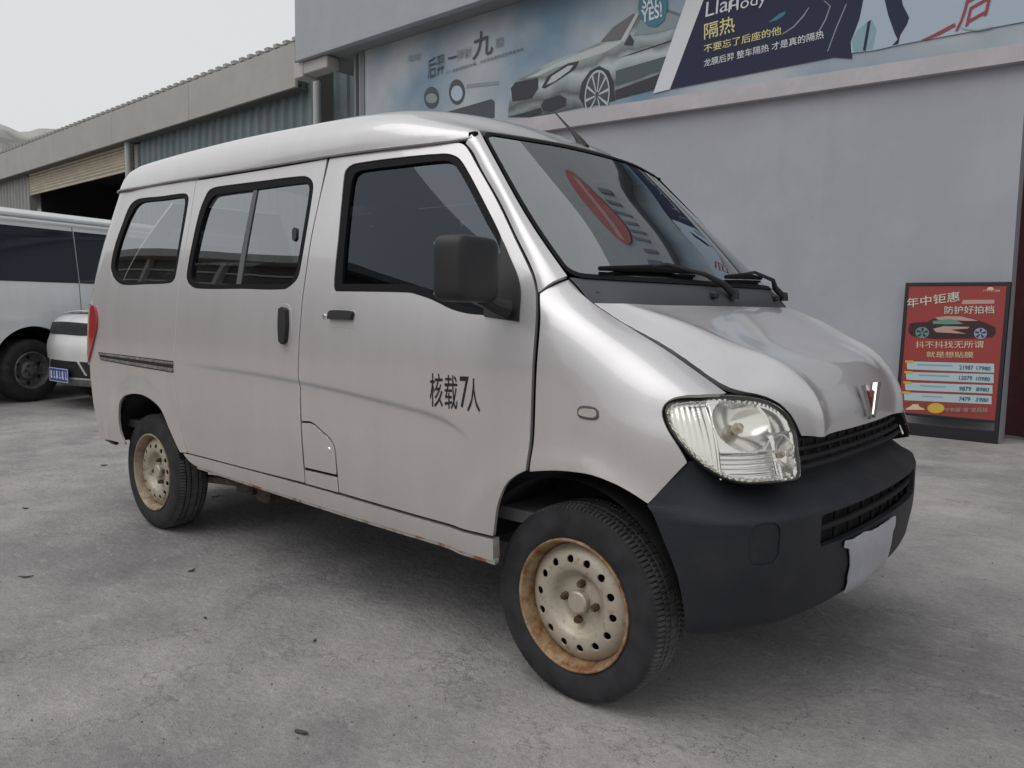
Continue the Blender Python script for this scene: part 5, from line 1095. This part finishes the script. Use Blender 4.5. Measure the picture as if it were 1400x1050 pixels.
C_ = dict(body=car_print(), light=col('print_car_light', (.42, .46, .47)), dark=col('print_car_dark', (.022, .027, .034)), mid=col('print_car_mid', (.06, .085, .095)), glass_=col('print_car_glass', (.12, .115, .12)),
          teal=col('print_teal', (.03, .16, .23)), white=col('print_white', (.60, .62, .66)), navy=col('print_navy', (.010, .013, .048), .7), ink=col('print_ink', (.05, .06, .075)), grey=col('print_grey', (.20, .25, .28)), yellow=col('print_yellow', (.62, .58, .26)), pale=col('print_pale', (.36, .44, .53)), red=col('print_red', (.25, .035, .05)), ice=col('print_ice', (.20, .33, .40)))
b_ = MB().box((-4.61, 5.842, 4.38), (9.2, .014, 1.72)).build('banner_sheet', banner_bg(), None, smooth=False); kid(b_, BN)
fr = MB().box((-9.26, 5.84, 4.40), (.10, .04, 1.70)).box((-9.42, 5.82, 4.0), (.05, .05, 2.4)).build('banner_frame', mat('frame_grey', (.16, .17, .18), .5), None, smooth=False); kid(fr, BN)
clip = lambda P: [(a, min(max(b, lt(a)-.03), 5.236)) for a, b in P]
for nm, key, m, lay in (('print_panel', 'navy', 'navy', 5), ('print_stripe', 'divider', 'white', 6), ('print_panel', 'pale', 'pale', 6), ('print_shape', 'navy2', 'navy', 7), ('print_shape', 'gem', 'ice', 7), ('print_shape', 'gem_line', 'navy', 8), ('print_shape', 'red_a', 'red', 8), ('print_shape', 'ring', 'grey', 8),
        ('print_arc', 'arcs', 'grey', 6), ('print_arc', 'arc2', 'grey', 6), ('print_arc', 'arc3', 'grey', 6), ('print_shape', 'plume', 'teal', 6), ('car_print', 'car_body', 'body', 1), ('car_print', 'car_bonnet_light', 'light', 2), ('car_print', 'car_windscreen', 'glass_', 3), ('car_print', 'car_side_window', 'grey', 3), ('car_print', 'car_pillar', 'light', 4), ('car_print', 'car_mirror', 'dark', 4),
        ('car_print', 'car_grille', 'dark', 3), ('car_print', 'car_lamp', 'dark', 3), ('car_print', 'car_lamp_in', 'light', 4), ('car_print', 'car_arch', 'dark', 3), ('car_print', 'car_intake', 'dark', 3), ('car_print', 'car_splitter', 'dark', 3), ('car_print', 'car_sill', 'dark', 3), ('car_print', 'car_flank', 'mid', 3), ('car_print', 'car_door_line', 'dark', 4), ('print_balloon', 'balloon', 'teal', 8),
        ('print_disc', 'circle_a', 'ink', 1), ('print_disc', 'circle_a_in', 'grey', 2), ('print_disc', 'circle_b', 'ink', 1), ('print_disc', 'circle_b_in', 'pale', 2), ('print_block', 'block', 'ink', 1), ('print_shape', 'band_grey', 'grey', 1)):
    flat_tri(nm, [clip(PR['B'][key])], C_[m], lay)
# wheel of the printed car
wc = np.array(PR['B']['car_wheel']); c_ = np.array([(wc[:, 0].min()+wc[:, 0].max())/2, wc[:, 1].max()-(wc[:, 0].max()-wc[:, 0].min())*.80]); rx = (wc[:, 0].max()-wc[:, 0].min())/2; rz = wc[:, 1].max()-c_[1]
flat_tri('car_print', [clip(PR['B']['car_wheel'])], C_['ink'], 4)
for i in range(10):
    a = 2*math.pi*i/10+.15; d = np.array([math.cos(a)*rx, math.sin(a)*rz])*.92; p = np.array([-math.sin(a)*rx, math.cos(a)*rz])*.05
    q = [c_+d*.15-p*.6, c_+d-p*1.2, c_+d+p*1.2, c_+d*.15+p*.6]
    if min(x[1] for x in q) > 3.557: flat('car_print', [tuple(x) for x in q], C_['light'], 5)
rim_o = [(c_[0]+rx*math.cos(a), max(3.557, c_[1]+rz*math.sin(a))) for a in np.linspace(-.55, math.pi+.55, 30)]
rim_i = [(c_[0]+rx*.91*math.cos(a), max(3.557, c_[1]+rz*.91*math.sin(a))) for a in np.linspace(math.pi+.55, -.55, 30)]
flat_tri('car_print', [rim_o+rim_i], C_['light'], 5)
B = PR['B']
for nm, body, m, lay, bold in (('hy', '后羿', 'ink', 2, .0), ('yi', '一', 'ink', 2, 0), ('t1', '弹射', 'grey', 2, .004), ('jiu', '九', 'ink', 3, .005), ('t2', '膜', 'grey', 2, .004), ('line1', '只一款更清晰的车膜，为您带来更舒适的驾乘体验', 'ink', 2, 0), ('tiny', '龙膜', 'grey', 2, 0),
        ('ge', '隔热', 'yellow', 3, .006), ('l2', '不要忘了后座的他', 'yellow', 3, .006), ('l3', '龙膜后羿 整车隔热 才是真的隔热', 'white', 3, .005), ('lux', 'Llan', 'white', 3, 0), ('hody', 'Hody', 'white', 4, 0), ('hou', '后', 'red', 5, .006), ('yes_a', 'YES!', 'white', 6, .02), ('yes_b', 'SAY!', 'white', 6, .02)):
    aff_text('lettering', body, *B[nm], C_[m], lay+5, bold=bold)
# ------------------------------------------------------------------ sign on the fascia above the picture, seen mirrored in the windscreen
SG = empty('fascia_sign', (-.5, 5.45, 7.0), 0, 'red oval sign with blue strokes high on the shop fascia, mirrored in the windscreen', 'sign')
e_ = [(-.45+.80*math.cos(a), 7.45+.88*math.sin(a)) for a in np.linspace(0, 2*math.pi, 40, endpoint=False)]
o = MB().prism(e_, (0, fy-.001, 0), (1, 0, 0), (0, 0, 1), (0, -.06, 0)).build('sign_oval', mat('sign_red', (.30, .02, .025), .4), None); kid(o, SG)
o = MB().prism([(-1.15, 7.25), (.25, 7.25), (.25, 7.55), (-1.15, 7.55)], (0, fy-.061, 0), (1, 0, 0), (0, 0, 1), (0, -.012, 0)).build('sign_band', mat('sign_pale', (.42, .20, .19), .4), None, smooth=False); kid(o, SG)
for i in range(9):
    x = -1.45+.25*i
    o = MB().prism([(x, 5.75+.06*(i % 2)), (x+.07, 5.75+.06*(i % 2)), (x+.24, 6.40+.10*(i % 3)), (x+.16, 6.40+.10*(i % 3))], (0, fy-.001, 0), (1, 0, 0), (0, 0, 1), (0, -.05, 0)).build('sign_stroke', mat('sign_blue', (.06, .085, .14), .4), None, smooth=False); kid(o, SG)
# ------------------------------------------------------------------ poster stand leaning at the wall
PO = empty('poster_stand', (-.43, 5.66, 0), 0, 'red framed price poster on black stand leaning against the shop wall', 'poster stand')
tn = Vector((0, .11, 1.46)).normalized(); nn_ = Vector((0, -1.46, .11)).normalized()
def pmap(a, b, k): p = Vector((a, 5.64, 0))+tn*b+nn_*(.0012*k+.018); return tuple(p)
FRM = mat('frame_black', (.010, .010, .013), .45)
def pbox(a0, a1, b0, b1, t, name, m, bev=.004):
    R_ = Matrix((Vector((1, 0, 0)), -nn_, tn)).transposed(); c = Vector(((a0+a1)/2, 5.64, 0))+tn*((b0+b1)/2)
    o = MB().box(tuple(c), (a1-a0, t, b1-b0), bev, R_).build(name, m, None); return kid(o, PO)
X0, X1, Z1 = -.868, .008, 1.458
pbox(X0, X0+.032, 0, Z1, .050, 'frame_post', FRM); pbox(X1-.032, X1, 0, Z1, .050, 'frame_post', FRM)
pbox(X0+.024, X1-.024, Z1-.034, Z1, .047, 'frame_rail', FRM); pbox(X0+.024, X1-.024, .185, .213, .043, 'frame_rail', FRM); pbox(X0+.024, X1-.024, .0, .115, .043, 'frame_rail', FRM)
pbox(X0+.02, X1-.02, .20, Z1-.02, .030, 'backing_board', FRM)
PC = dict(red=col('poster_red', (.27, .036, .030), .5), cream=col('poster_cream', (.60, .48, .30)), pale=col('poster_pale', (.52, .55, .47)), bar=col('poster_bar', (.38, .50, .53)), ink=col('poster_ink', (.03, .07, .12)), maroon=col('poster_maroon', (.035, .008, .011)), pink=col('poster_pink', (.42, .28, .24)), teal=col('poster_teal', (.10, .24, .22)), blue=col('poster_blue', (.22, .30, .42)), gold=col('poster_gold', (.55, .38, .05)), brown=col('poster_brown', (.20, .05, .04)))
def pflat(name, poly, m, lay):
    L = np.array(poly, float); vv, F_ = cdt([L], 50); return kid(mesh(name, [pmap(a, b, lay) for a, b in vv], F_, m, None, smooth=False), PO)
pflat('poster_sheet', [(X0+.022, .212), (X1-.022, .212), (X1-.022, Z1-.024), (X0+.022, Z1-.024)], PC['red'], 0)
Q = PR['P']
for key, m, lay in (('pill', 'pink', 1), ('car', 'maroon', 1), ('car_roof', 'pink', 2), ('car_glass', 'teal', 3), ('car_hi', 'pink', 2), ('wheel_a', 'teal', 2), ('wheel_b', 'blue', 2), ('bar0', 'bar', 1), ('bar1', 'bar', 1), ('bar2', 'bar', 1), ('bar3', 'bar', 1), ('badge', 'gold', 3), ('swirl', 'cream', 2), ('logo_arc', 'cream', 1)):
    pflat('poster_print', Q[key], PC[m], lay)
pflat('poster_print', [(-.80, .235), (-.09, .255), (-.09, .325), (-.80, .305)], PC['brown'], 1)
for key, body, m, bold in (('nz', '年中钜惠', 'pale', .006), ('fh', '防护好拍档', 'pale', .004), ('dd', '抖不抖找无所谓', 'cream', .004), ('jiu', '就是想贴膜', 'cream', .004), ('foot', '守有膜“尊”更超越', 'pink', .0), ('logo', '汽车膜', 'cream', 0),
        ('na0', '21987', 'ink', .01), ('nb0', '17980', 'ink', .01), ('na1', '12079', 'ink', .01), ('nb1', '10980', 'ink', .01), ('na2', '9879', 'ink', .01), ('nb2', '8980', 'ink', .01), ('na3', '7479', 'ink', .01), ('nb3', '5980', 'ink', .01)):
    aff_text('lettering', body, *Q[key], PC[m], 4, par=PO, bold=bold, pmap=pmap)
for wk, wm in (('wheel_a', 'maroon'), ('wheel_b', 'maroon')):
    W_ = np.array(Q[wk]); cc = W_.mean(0); rx_, rz_ = np.ptp(W_[:, 0])/2, np.ptp(W_[:, 1])/2
    for i in range(5):
        t_ = 2*math.pi*i/5+.3; d_ = np.array([math.cos(t_)*rx_, math.sin(t_)*rz_])*.85; p_ = np.array([-math.sin(t_)*rx_, math.cos(t_)*rz_])*.10
        pflat('poster_print', [tuple(cc+d_*.25-p_), tuple(cc+d_-p_*1.8), tuple(cc+d_+p_*1.8), tuple(cc+d_*.25+p_)], PC[wm], 3)
for i in range(4):
    q0 = np.array(Q['bar%d' % i][3]); pflat('poster_print', [tuple(q0+[-.012, -.012]), tuple(q0+[.06, -.010]), tuple(q0+[.06, .010]), tuple(q0+[-.012, .008])], PC['gold'], 3)
for i in range(4):
    a, b, c = map(np.array, Q['tx%d' % i])
    pflat('poster_print', [tuple(a), tuple(b), tuple(b+(c-a)*.45), tuple(a+(c-a)*.45)], PC['blue'], 3)

LITTER = [(-4.51, -0.279, 0.045, 'dark litter scrap nearest the rear wheel on its outer side'),
 (-3.584, -1.076, 0.03, 'pale-edged litter scrap at the far left edge of the concrete'),
 (-1.915, -0.955, 0.022, 'litter scrap on the concrete just in front of the rear wheel'),
 (-2.341, -1.473, 0.03, 'litter scrap by the left edge of the foreground concrete'),
 (-3.087, -0.204, 0.04, 'litter scrap in the shade under the sill behind the rear wheel'),
 (-1.375, -1.181, 0.016, 'tiny litter scrap on open concrete left of centre'),
 (-0.91, -1.024, 0.015, 'tiny litter scrap on concrete in front of the van doors'),
 (-0.433, -1.405, 0.03, 'curled twig-like scrap at the bottom of the foreground concrete')]

# ------------------------------------------------------------------ long shed to the left, turned 1.3 degrees
SHA = math.radians(180-1.34)
shed = empty('industrial_shed', (-11.7, 6.2, 0), SHA, 'long grey metal shed with roller shutter and corrugated cladding behind the parked vans', 'shed')
# local frame: +x runs away along the front, +y points to the yard side (towards the camera), z up
SHF = mat('shed_fascia', (.35, .35, .335), .6, var=.05, vscale=1.2)
CLAD = mat('teal_cladding', (.145, .19, .20), .5, .2, var=.12, vscale=1.5)
CLADG = mat('grey_cladding', (.30, .31, .31), .5, .2, var=.08, vscale=1.5)
PIPE = mat('pipe_paint', (.42, .43, .43), .45)
SHUT = mat('shutter_slat', (.46, .42, .33), .5, var=.08, vscale=3)
def sh(mb, name, m, smooth=False): return mb.build(name, m, shed, smooth=smooth)
for i in range(12):                                   # fascia sheets, each with its own joint
    a = -.05+4.2*i; sh(MB().box((a+2.1, .0, 5.55), (4.19, .06, .80), .006), 'fascia_sheet', SHF)
def corrug(x0, x1, z0, z1, y, pitch=.32, dep=.045):
    v = []; x = x0; pts = []
    while x < x1:
        for f, d in ((0, 0), (.45, 0), (.58, dep), (.87, dep)):
            if x+f*pitch <= x1: pts.append((x+f*pitch, y+d))
        x += pitch
    pts.append((x1, y)); mb = MB(); n = len(pts)
    v = [(a, b, z0) for a, b in pts]+[(a, b, z1) for a, b in pts]+[(a, b-.004, z0) for a, b in pts]+[(a, b-.004, z1) for a, b in pts]
    f = []
    for i in range(n-1): f += [(i, i+1, n+i+1, n+i), (2*n+i, 3*n+i, 3*n+i+1, 2*n+i+1)]
    return mb.add(v, f)
sh(corrug(-.32, 7.45, 0, 5.3, -.30), 'cladding', CLAD)
sh(corrug(-2.9, -.36, 0, 6.6, -.62), 'cladding', CLAD)
sh(corrug(15.95, 27.8, 0, 5.3, -.30), 'cladding', CLADG)
sh(corrug(35.6, 50.0, 0, 5.3, -.30), 'cladding', CLADG)
# roof sheets: ribs standing just above the fascia top and running back
rb_ = MB()
for i in range(156): rb_.box((-.03+i*.32, -4.00, 6.325), (.13, 8.1, .07), 0, Matrix.Rotation(math.radians(-4.5), 3, 'X'))
o = sh(rb_, 'roof_ribs', SHF); o['kind'] = 'stuff'
sh(MB().box((25, -4.12, 6.26), (50.2, 8.1, .02), 0, Matrix.Rotation(math.radians(-4.5), 3, 'X')), 'roof', SHF)
sh(MB().box((25, -.17, 5.165), (50, .26, .03)), 'eaves_board', mat('eaves_dark', (.10, .10, .10), .7))
sh(MB().box((25, -8., 2.6), (50, .1, 5.2)).box((50, -4.4, 2.6), (.1, 7.2, 5.2)), 'back_wall', CLADG)
for x in (7.62, 15.82, 27.9, 35.5):
    sh(MB().box((x, -.36, 2.55), (.20, .22, 5.1), .01), 'door_post', mat('post_grey', (.24, .25, .25), .6))
for x in (7.80, -.50):
    sh(MB().tube([(x, -.13, 0), (x, -.13, 5.2)], .07, 14).lathe([(.09, -.08), (.09, .08)], (x, -.13, 4.15), 2, 14), 'drain_pipe', PIPE, True)
# roller shutters, half raised
for x0, x1 in ((7.95, 15.70), (28.0, 35.4)):
    z = 4.56
    while z < 5.10:
        sh(MB().tube([(x0, -.30, z+.05), (x1, -.30, z+.05)], .048, 6), 'shutter_slat', SHUT, True); z += .088
    sh(MB().box(((x0+x1)/2, -.29, 4.53), (x1-x0, .05, .06)), 'shutter_bottom_bar', SHUT)
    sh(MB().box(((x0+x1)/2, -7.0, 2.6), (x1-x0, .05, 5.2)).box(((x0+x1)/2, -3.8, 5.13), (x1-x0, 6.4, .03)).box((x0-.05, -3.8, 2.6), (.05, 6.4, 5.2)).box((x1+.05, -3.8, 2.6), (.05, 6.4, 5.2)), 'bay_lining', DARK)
MB().box((-10.27, 5.68, 5.135), (.86, .26, .20), .015).box((-10.62, 5.68, 5.12), (.26, .30, .26), .015).build('gutter_box', mat('gutter_box_grey', (.40, .39, .38), .6), None)
gb = bpy.data.objects['gutter_box']; tag(gb, 'short grey gutter box under the shop fascia corner above the drain pipe', 'gutter')
# ------------------------------------------------------------------ big white van parked behind
V2D = Vector((-.30, .954, 0)).normalized()
v2 = empty('white_van', (-8.8, .67, 0), math.atan2(V2D.y, V2D.x), 'large white van with dark window band parked at the left edge', 'van')
# local: +x away from the camera along its flank, -y is the flank we see, so the body spans y 0..2
WBAND = mat('dark_van_glass', (.018, .024, .034), .06, spec=.5)
class V2S:
    f = staticmethod(ncub([.30, .5, .8, 1.05, 1.38, 1.7, 2.02, 2.10], [.04, .0, -.02, -.022, 0., .04, .085, .105]))
    def __call__(s, u, v):
        u = np.atleast_1d(u).astype(float); v = np.atleast_1d(v).astype(float); return np.stack([u, s.f(v), v], 1)
    def normal(s, u, v, e=2e-3):
        du = s(u+e, v)-s(u-e, v); dv = s(u, v+e)-s(u, v-e); n = np.cross(du, dv); return n/np.linalg.norm(n, axis=1)[:, None]
S2 = V2S()
def arc(cx, cz, r, a0, a1, n=12): return [(cx+r*math.cos(math.radians(a0+(a1-a0)*i/n)), cz+r*math.sin(math.radians(a0+(a1-a0)*i/n))) for i in range(n+1)]
XR0, XR1 = -1.6, 3.9
body = [(XR0, .36)]+arc(0.03, .37, .50, 182, -2)+[(.645, .36), (.645, 2.06), (XR0, 2.06)]
win = [(XR0+.15, 1.38), (.640, 1.38), (.640, 2.00), (XR0+.15, 2.00)]
b2 = panel('side_panel', S2, body, [], WHITEP, v2, gap=.003, step=.08, bstep=.05, corner=30)
panel('window_band', S2, win, [], WBAND, b2, gap=0, off=.005, depth=.004, step=.2, corner=30)
body2 = [(.655, .36), (2.57, .36)]+arc(3.05, .37, .50, 182, -2)[1:-1]+[(XR1, .36), (XR1, 2.06), (.655, 2.06)]
win2 = [(.660, 1.38), (XR1-.2, 1.38), (XR1-.2, 2.00), (.660, 2.00)]
b3 = panel('sliding_door', S2, body2, [], WHITEP, v2, gap=.003, step=.08, bstep=.05, corner=30)
panel('window_band', S2, win2, [], WBAND, b3, gap=0, off=.005, depth=.004, step=.2, corner=30)
MB().box((1.15, .92, 2.14), (5.5, 1.66, .12), .05).build('roof', WHITEP, v2)
MB().tube([(XR0, .085, 2.075), (XR1, .085, 2.075)], .022, 8).build('roof_rail', WHITEP, v2)
MB().box((1.15, 1.84, 1.25), (5.5, .06, 1.7), .01).build('side_panel', WHITEP, v2)
MB().box((XR0+.03, .94, 1.22), (.06, 1.76, 1.7), .02).box((XR1-.03, .94, 1.22), (.06, 1.76, 1.7), .02).build('end_panel', WHITEP, v2)
MB().box((1.15, .95, .40), (5.3, 1.2, .10)).build('underbody', DARK, v2, smooth=False)
MB().box((XR0-.06, .94, .48), (.14, 1.8, .24), .04).box((XR1+.06, .94, .48), (.14, 1.8, .24), .04).build('bumper', BUMP, v2)
for s in (0, 1):
    m_ = MB()
    for i in range(16):
        a0, a1 = math.radians(180*i/16), math.radians(180*(i+1)/16); cx = .03 if s == 0 else 3.05
        m_.add([(cx+.50*math.cos(a), y, .37+.50*math.sin(a)) for a in (a0, a1) for y in (.01, .5)], [(0, 1, 3, 2)]); m_.add([(cx, .5, .3)]+[(cx+.5*math.cos(a), .5, .37+.5*math.sin(a)) for a in (a0, a1)], [(0, 1, 2)])
    m_.build('wheel_housing', DARK, v2)
WSTEEL = mat('grey_wheel', (.20, .20, .20), .5, .4, var=.3, vscale=18)
def big_wheel(par, x, y, R_=.362, w=.22):
    k = R_/.297
    p = [(.215, 0), (.235, -.012), (.30, -.016), (.335, -.008), (.355, .012), (.362, .03), (.362, w-.03), (.335, w), (.215, w)]
    t = MB().lathe(p, (x, y, R_), 1, 60, mod=lambda q, j: (-.006 if j in (4, 5) and q % 3 == 0 else 0)).build('wheel', RUBBER, par)
    MB().lathe([(.220, .0), (.205, -.006), (.195, .02), (.18, .075), (.12, .080), (.105, .045), (.085, .035), (.08, .03), (.045, .028), (.045, -.005), (0, -.008)], (x, y, R_), 1, 40).build('rim', WSTEEL, t)
    for i in range(6):
        a = 2*math.pi*i/6; MB().lathe([(0, .020), (.012, .020), (.013, .04)], (x+.065*math.cos(a), y, R_+.065*math.sin(a)), 1, 6).build('wheel_nut', OLD, t)
        a += .5; MB().lathe([(.0, .0755), (.024, .0755)], (x+.150*math.cos(a), y, R_+.150*math.sin(a)), 1, 12).build('wheel_hole', DARK, t)
    return t
big_wheel(v2, .03, .03); big_wheel(v2, 3.05, .03)
for x in (.03, 3.05): 
    t = big_wheel(v2, 0, 0); t.location = (x, 1.86, 0); t.rotation_euler = (0, 0, math.pi)
# ------------------------------------------------------------------ white car nosing out behind the minivan
suv = empty('white_car', (-7.90, .66, 0), math.atan2(-.995, .06), 'white car with blue number plate half hidden behind the silver minivan', 'car')
# local: +x is its nose direction; nose at x=0
pl_ = [(-4.2, .80), (-3.4, .87), (-2.0, .89), (-1.0, .89), (-.52, .87), (-.26, .79), (-.12, .62), (-.05, .40), (-.012, .2), (0, 0)]
def srow(z, ins):
    o = [(x-ins*min(1, max(0, (x+1.2)/.9)), max(y-ins*.35*min(1, y/.5), 0), z) for x, y in pl_]
    return [(x, -y, z) for x, y, z in o]+o[-2::-1]
sv = Loft([srow(*a) for a in ((.20, .16), (.26, .06), (.34, .02), (.48, .01), (.62, .0), (.70, .005), (.78, .03), (.86, .05), (.94, .075), (.99, .13), (1.03, .26))], nu=80)
fs = bool(sv.normal(np.array([sv.Lu/2]), np.array([sv.Lv/2]))[0][0] < 0)
U2 = sv.Lu; vk = sv.vk
body_ = [(0, vk[2]), (U2*.5, vk[2]), (U2, vk[2]), (U2, vk[10]), (U2*.5, vk[10]), (0, vk[10])]
front = lambda a, b, v0, v1: [(U2*.5+a, v0), (U2*.5+b, v0), (U2*.5+b, v1), (U2*.5+a, v1)]
sb_ = panel('body', sv, body_, [], WHITEP, suv, gap=0, step=.05, depth=0, corner=40, flip=fs)
panel('grille', sv, [(U2*.5-.58, vk[6]+.045), (U2*.5, vk[6]+.03), (U2*.5+.58, vk[6]+.045), (U2*.5+.66, vk[8]-.02), (U2*.5, vk[8]+.0), (U2*.5-.66, vk[8]-.02)], [], BLACK, suv, gap=0, off=.006, depth=.01, step=.05, flip=fs)
panel('lower_intake', sv, [(U2*.5-.80, vk[2]+.02), (U2*.5+.80, vk[2]+.02), (U2*.5+.72, vk[3]+.05), (U2*.5-.72, vk[3]+.05)], [], BLACK, suv, gap=0, off=.006, depth=.01, step=.05, flip=fs)
panel('skid_trim', sv, front(-.75, .75, vk[1]+.01, vk[2]-.005), [], WSTEEL, suv, gap=0, off=.004, depth=.01, step=.05, flip=fs)
for s in (-1, 1):
    panel('headlamp', sv, [(U2*.5+s*.66, vk[8]-.005), (U2*.5+s*.98, vk[8]+.015), (U2*.5+s*.95, vk[8]+.05), (U2*.5+s*.60, vk[8]+.035)], [], mat('car_lamp_glass', (.5, .52, .55), .1, .3, coat=1.), suv, gap=0, off=.006, depth=.01, step=.05, flip=fs)
    panel('chrome_strip', sv, [(U2*.5+s*.30, vk[3]+.06), (U2*.5+s*.42, vk[2]+.05), (U2*.5+s*.45, vk[2]+.05), (U2*.5+s*.33, vk[3]+.06)], [], CHROME, suv, gap=0, off=.012, depth=.008, step=.05, flip=fs)
hoodc = []
for x in (-.26, -.5, -.8, -1.15):
    w_ = .60 if x > -.3 else .80; hoodc.append([(x-.05*(1-(1-(y/w_)**2)), y, 1.03+.07*(-x-.26)/.9+.035*(1-(y/w_)**2)) for y in np.linspace(-w_, w_, 11)])
hl2 = Loft(hoodc, nu=20); panel('hood', hl2, [(0, 0), (hl2.Lu, 0), (hl2.Lu, hl2.Lv), (0, hl2.Lv)], [], WHITEP, suv, gap=0, depth=.01, step=.08, corner=40, flip=bool(hl2.normal(np.array([hl2.Lu/2]), np.array([hl2.Lv/2]))[0][2] < 0))
v_, f_ = superbox((-2.6, 0, 1.28), (2.9, 1.55, .78), 3.2, 20, 32); cab = MB().add(v_, f_).build('cabin', WBAND, suv, sharp=80)
v_, f_ = superbox((-2.65, 0, 1.60), (2.1, 1.30, .16), 3.5, 16, 32); MB().add(v_, f_).build('roof', WHITEP, suv, sharp=80)
MB().box((-2.4, 0, 1.02), (3.5, 1.62, .10), .03).build('shoulder', WHITEP, suv)
for x in (-.85, -3.4):
    for s in (-1, 1):
        t = big_wheel(suv, 0, 0, .335, .2); t.location = (x, s*.87, 0); t.rotation_euler = (0, 0, 0 if s < 0 else math.pi); t.scale = (.93, .93, .93)
PLB = mat('plate_blue', (.03, .07, .30), .4); PLW = mat('plate_white', (.7, .7, .72), .4)
po = MB().box((.022, 0, .375), (.012, .44, .15), .004).build('number_plate', PLB, suv)
MB().box((.0265, 0, .444), (.006, .43, .006)).box((.0265, 0, .306), (.006, .43, .006)).box((.0265, .216, .375), (.006, .006, .14)).box((.0265, -.216, .375), (.006, .006, .14)).build('plate_border', PLW, po, smooth=False)
for i in range(6):
    y = -.17+.068*i; MB().box((.0265, y, .375), (.005, .012 if i % 2 else .030, .085)).box((.0265, y+.012, .345), (.004, .026, .016)).build('plate_mark', PLW, po, smooth=False)
# ------------------------------------------------------------------ litter and grit on the concrete
LEAF = mat('dry_litter', (.055, .048, .042), .9, var=.3, vscale=40); GRIT = mat('grit', (.20, .195, .19), .9, var=.5, vscale=30)
rs = np.random.RandomState(11)
for i, (x, y, s, lab) in enumerate(LITTER):
    a = rs.uniform(0, 6.28); n = 9; mb = MB(); top = []; L = s*(1+.5*rs.rand()); Wd = s*(.35+.25*rs.rand())
    for k in range(n):
        t = 2*math.pi*k/n; r = 1+.22*rs.randn(); p = (L*r*math.cos(t)*.5, Wd*r*math.sin(t)*.5); top.append((p[0], p[1], .004+.006*abs(math.cos(t))*s/.05+.002*rs.rand()))
    v = [(x+p[0]*math.cos(a)-p[1]*math.sin(a), y+p[0]*math.sin(a)+p[1]*math.cos(a), p[2]) for p in top]; v2_ = [(p[0], p[1], p[2]-.003) for p in v]
    f = [tuple(range(n)), tuple(range(n, 2*n))[::-1]]+[(k, n+k, n+(k+1) % n, (k+1) % n) for k in range(n)]
    o = mesh('litter_scrap', v+v2_, f, LEAF, smooth=False); tag(o, lab, 'litter', 'litter scraps on the concrete')
gv, gf = [], []
for i in range(5200):
    r = 1.0+5.5*rs.rand()**1.4; a = math.radians(131+rs.uniform(-46, 46)); x, y = 1.36+r*math.cos(a), -2.61+r*math.sin(a); s = .0012+.0030*rs.rand()**3
    k = len(gv); gv += [(x+s*rs.uniform(.7, 1.3), y, s*.4), (x-s*rs.uniform(.7, 1.3), y, s*.4), (x, y+s*rs.uniform(.7, 1.3), s*.4), (x, y-s*rs.uniform(.7, 1.3), s*.4), (x, y, s*1.3)]
    gf += [(k, k+2, k+4), (k+2, k+1, k+4), (k+1, k+3, k+4), (k+3, k, k+4)]
tag(mesh('grit', gv, gf, GRIT, smooth=False), 'fine loose grit scattered over the worn concrete', 'grit', kind='stuff')
# ------------------------------------------------------------------ what stands across the yard, behind the camera, and shows in the paint and glass
opp = empty('workshop', (-42, -14, 0), 0, 'tall dark workshop with a pale roof edge across the yard, mirrored in the rear windows', 'shed')
OPW = mat('opposite_wall', (.075, .07, .065), .8, var=.35, vscale=.5)
MB().box((0, -5.0, 3.9), (56, 10, 7.8)).build('wall', OPW, opp, smooth=False)
MB().box((0, -4.9, 8.05), (57, 11, .5), .02).build('roof', SHF, opp, smooth=False)
for i in range(9):
    MB().box((-25+6.2*i, .03, 2.2), (3.6, .08, 4.4), .01).build('shutter', mat('opposite_shutter', (.16, .16, .155), .6), opp, smooth=False)
    MB().box((-22+6.2*i, .12, 3.9), (.30, .24, 7.8), .01).build('column', SHF, opp, smooth=False)
for z in (5.2, 6.1, 7.0):
    MB().box((0, .05, z), (56, .10, .12)).build('wall_rail', SHF, opp, smooth=False)
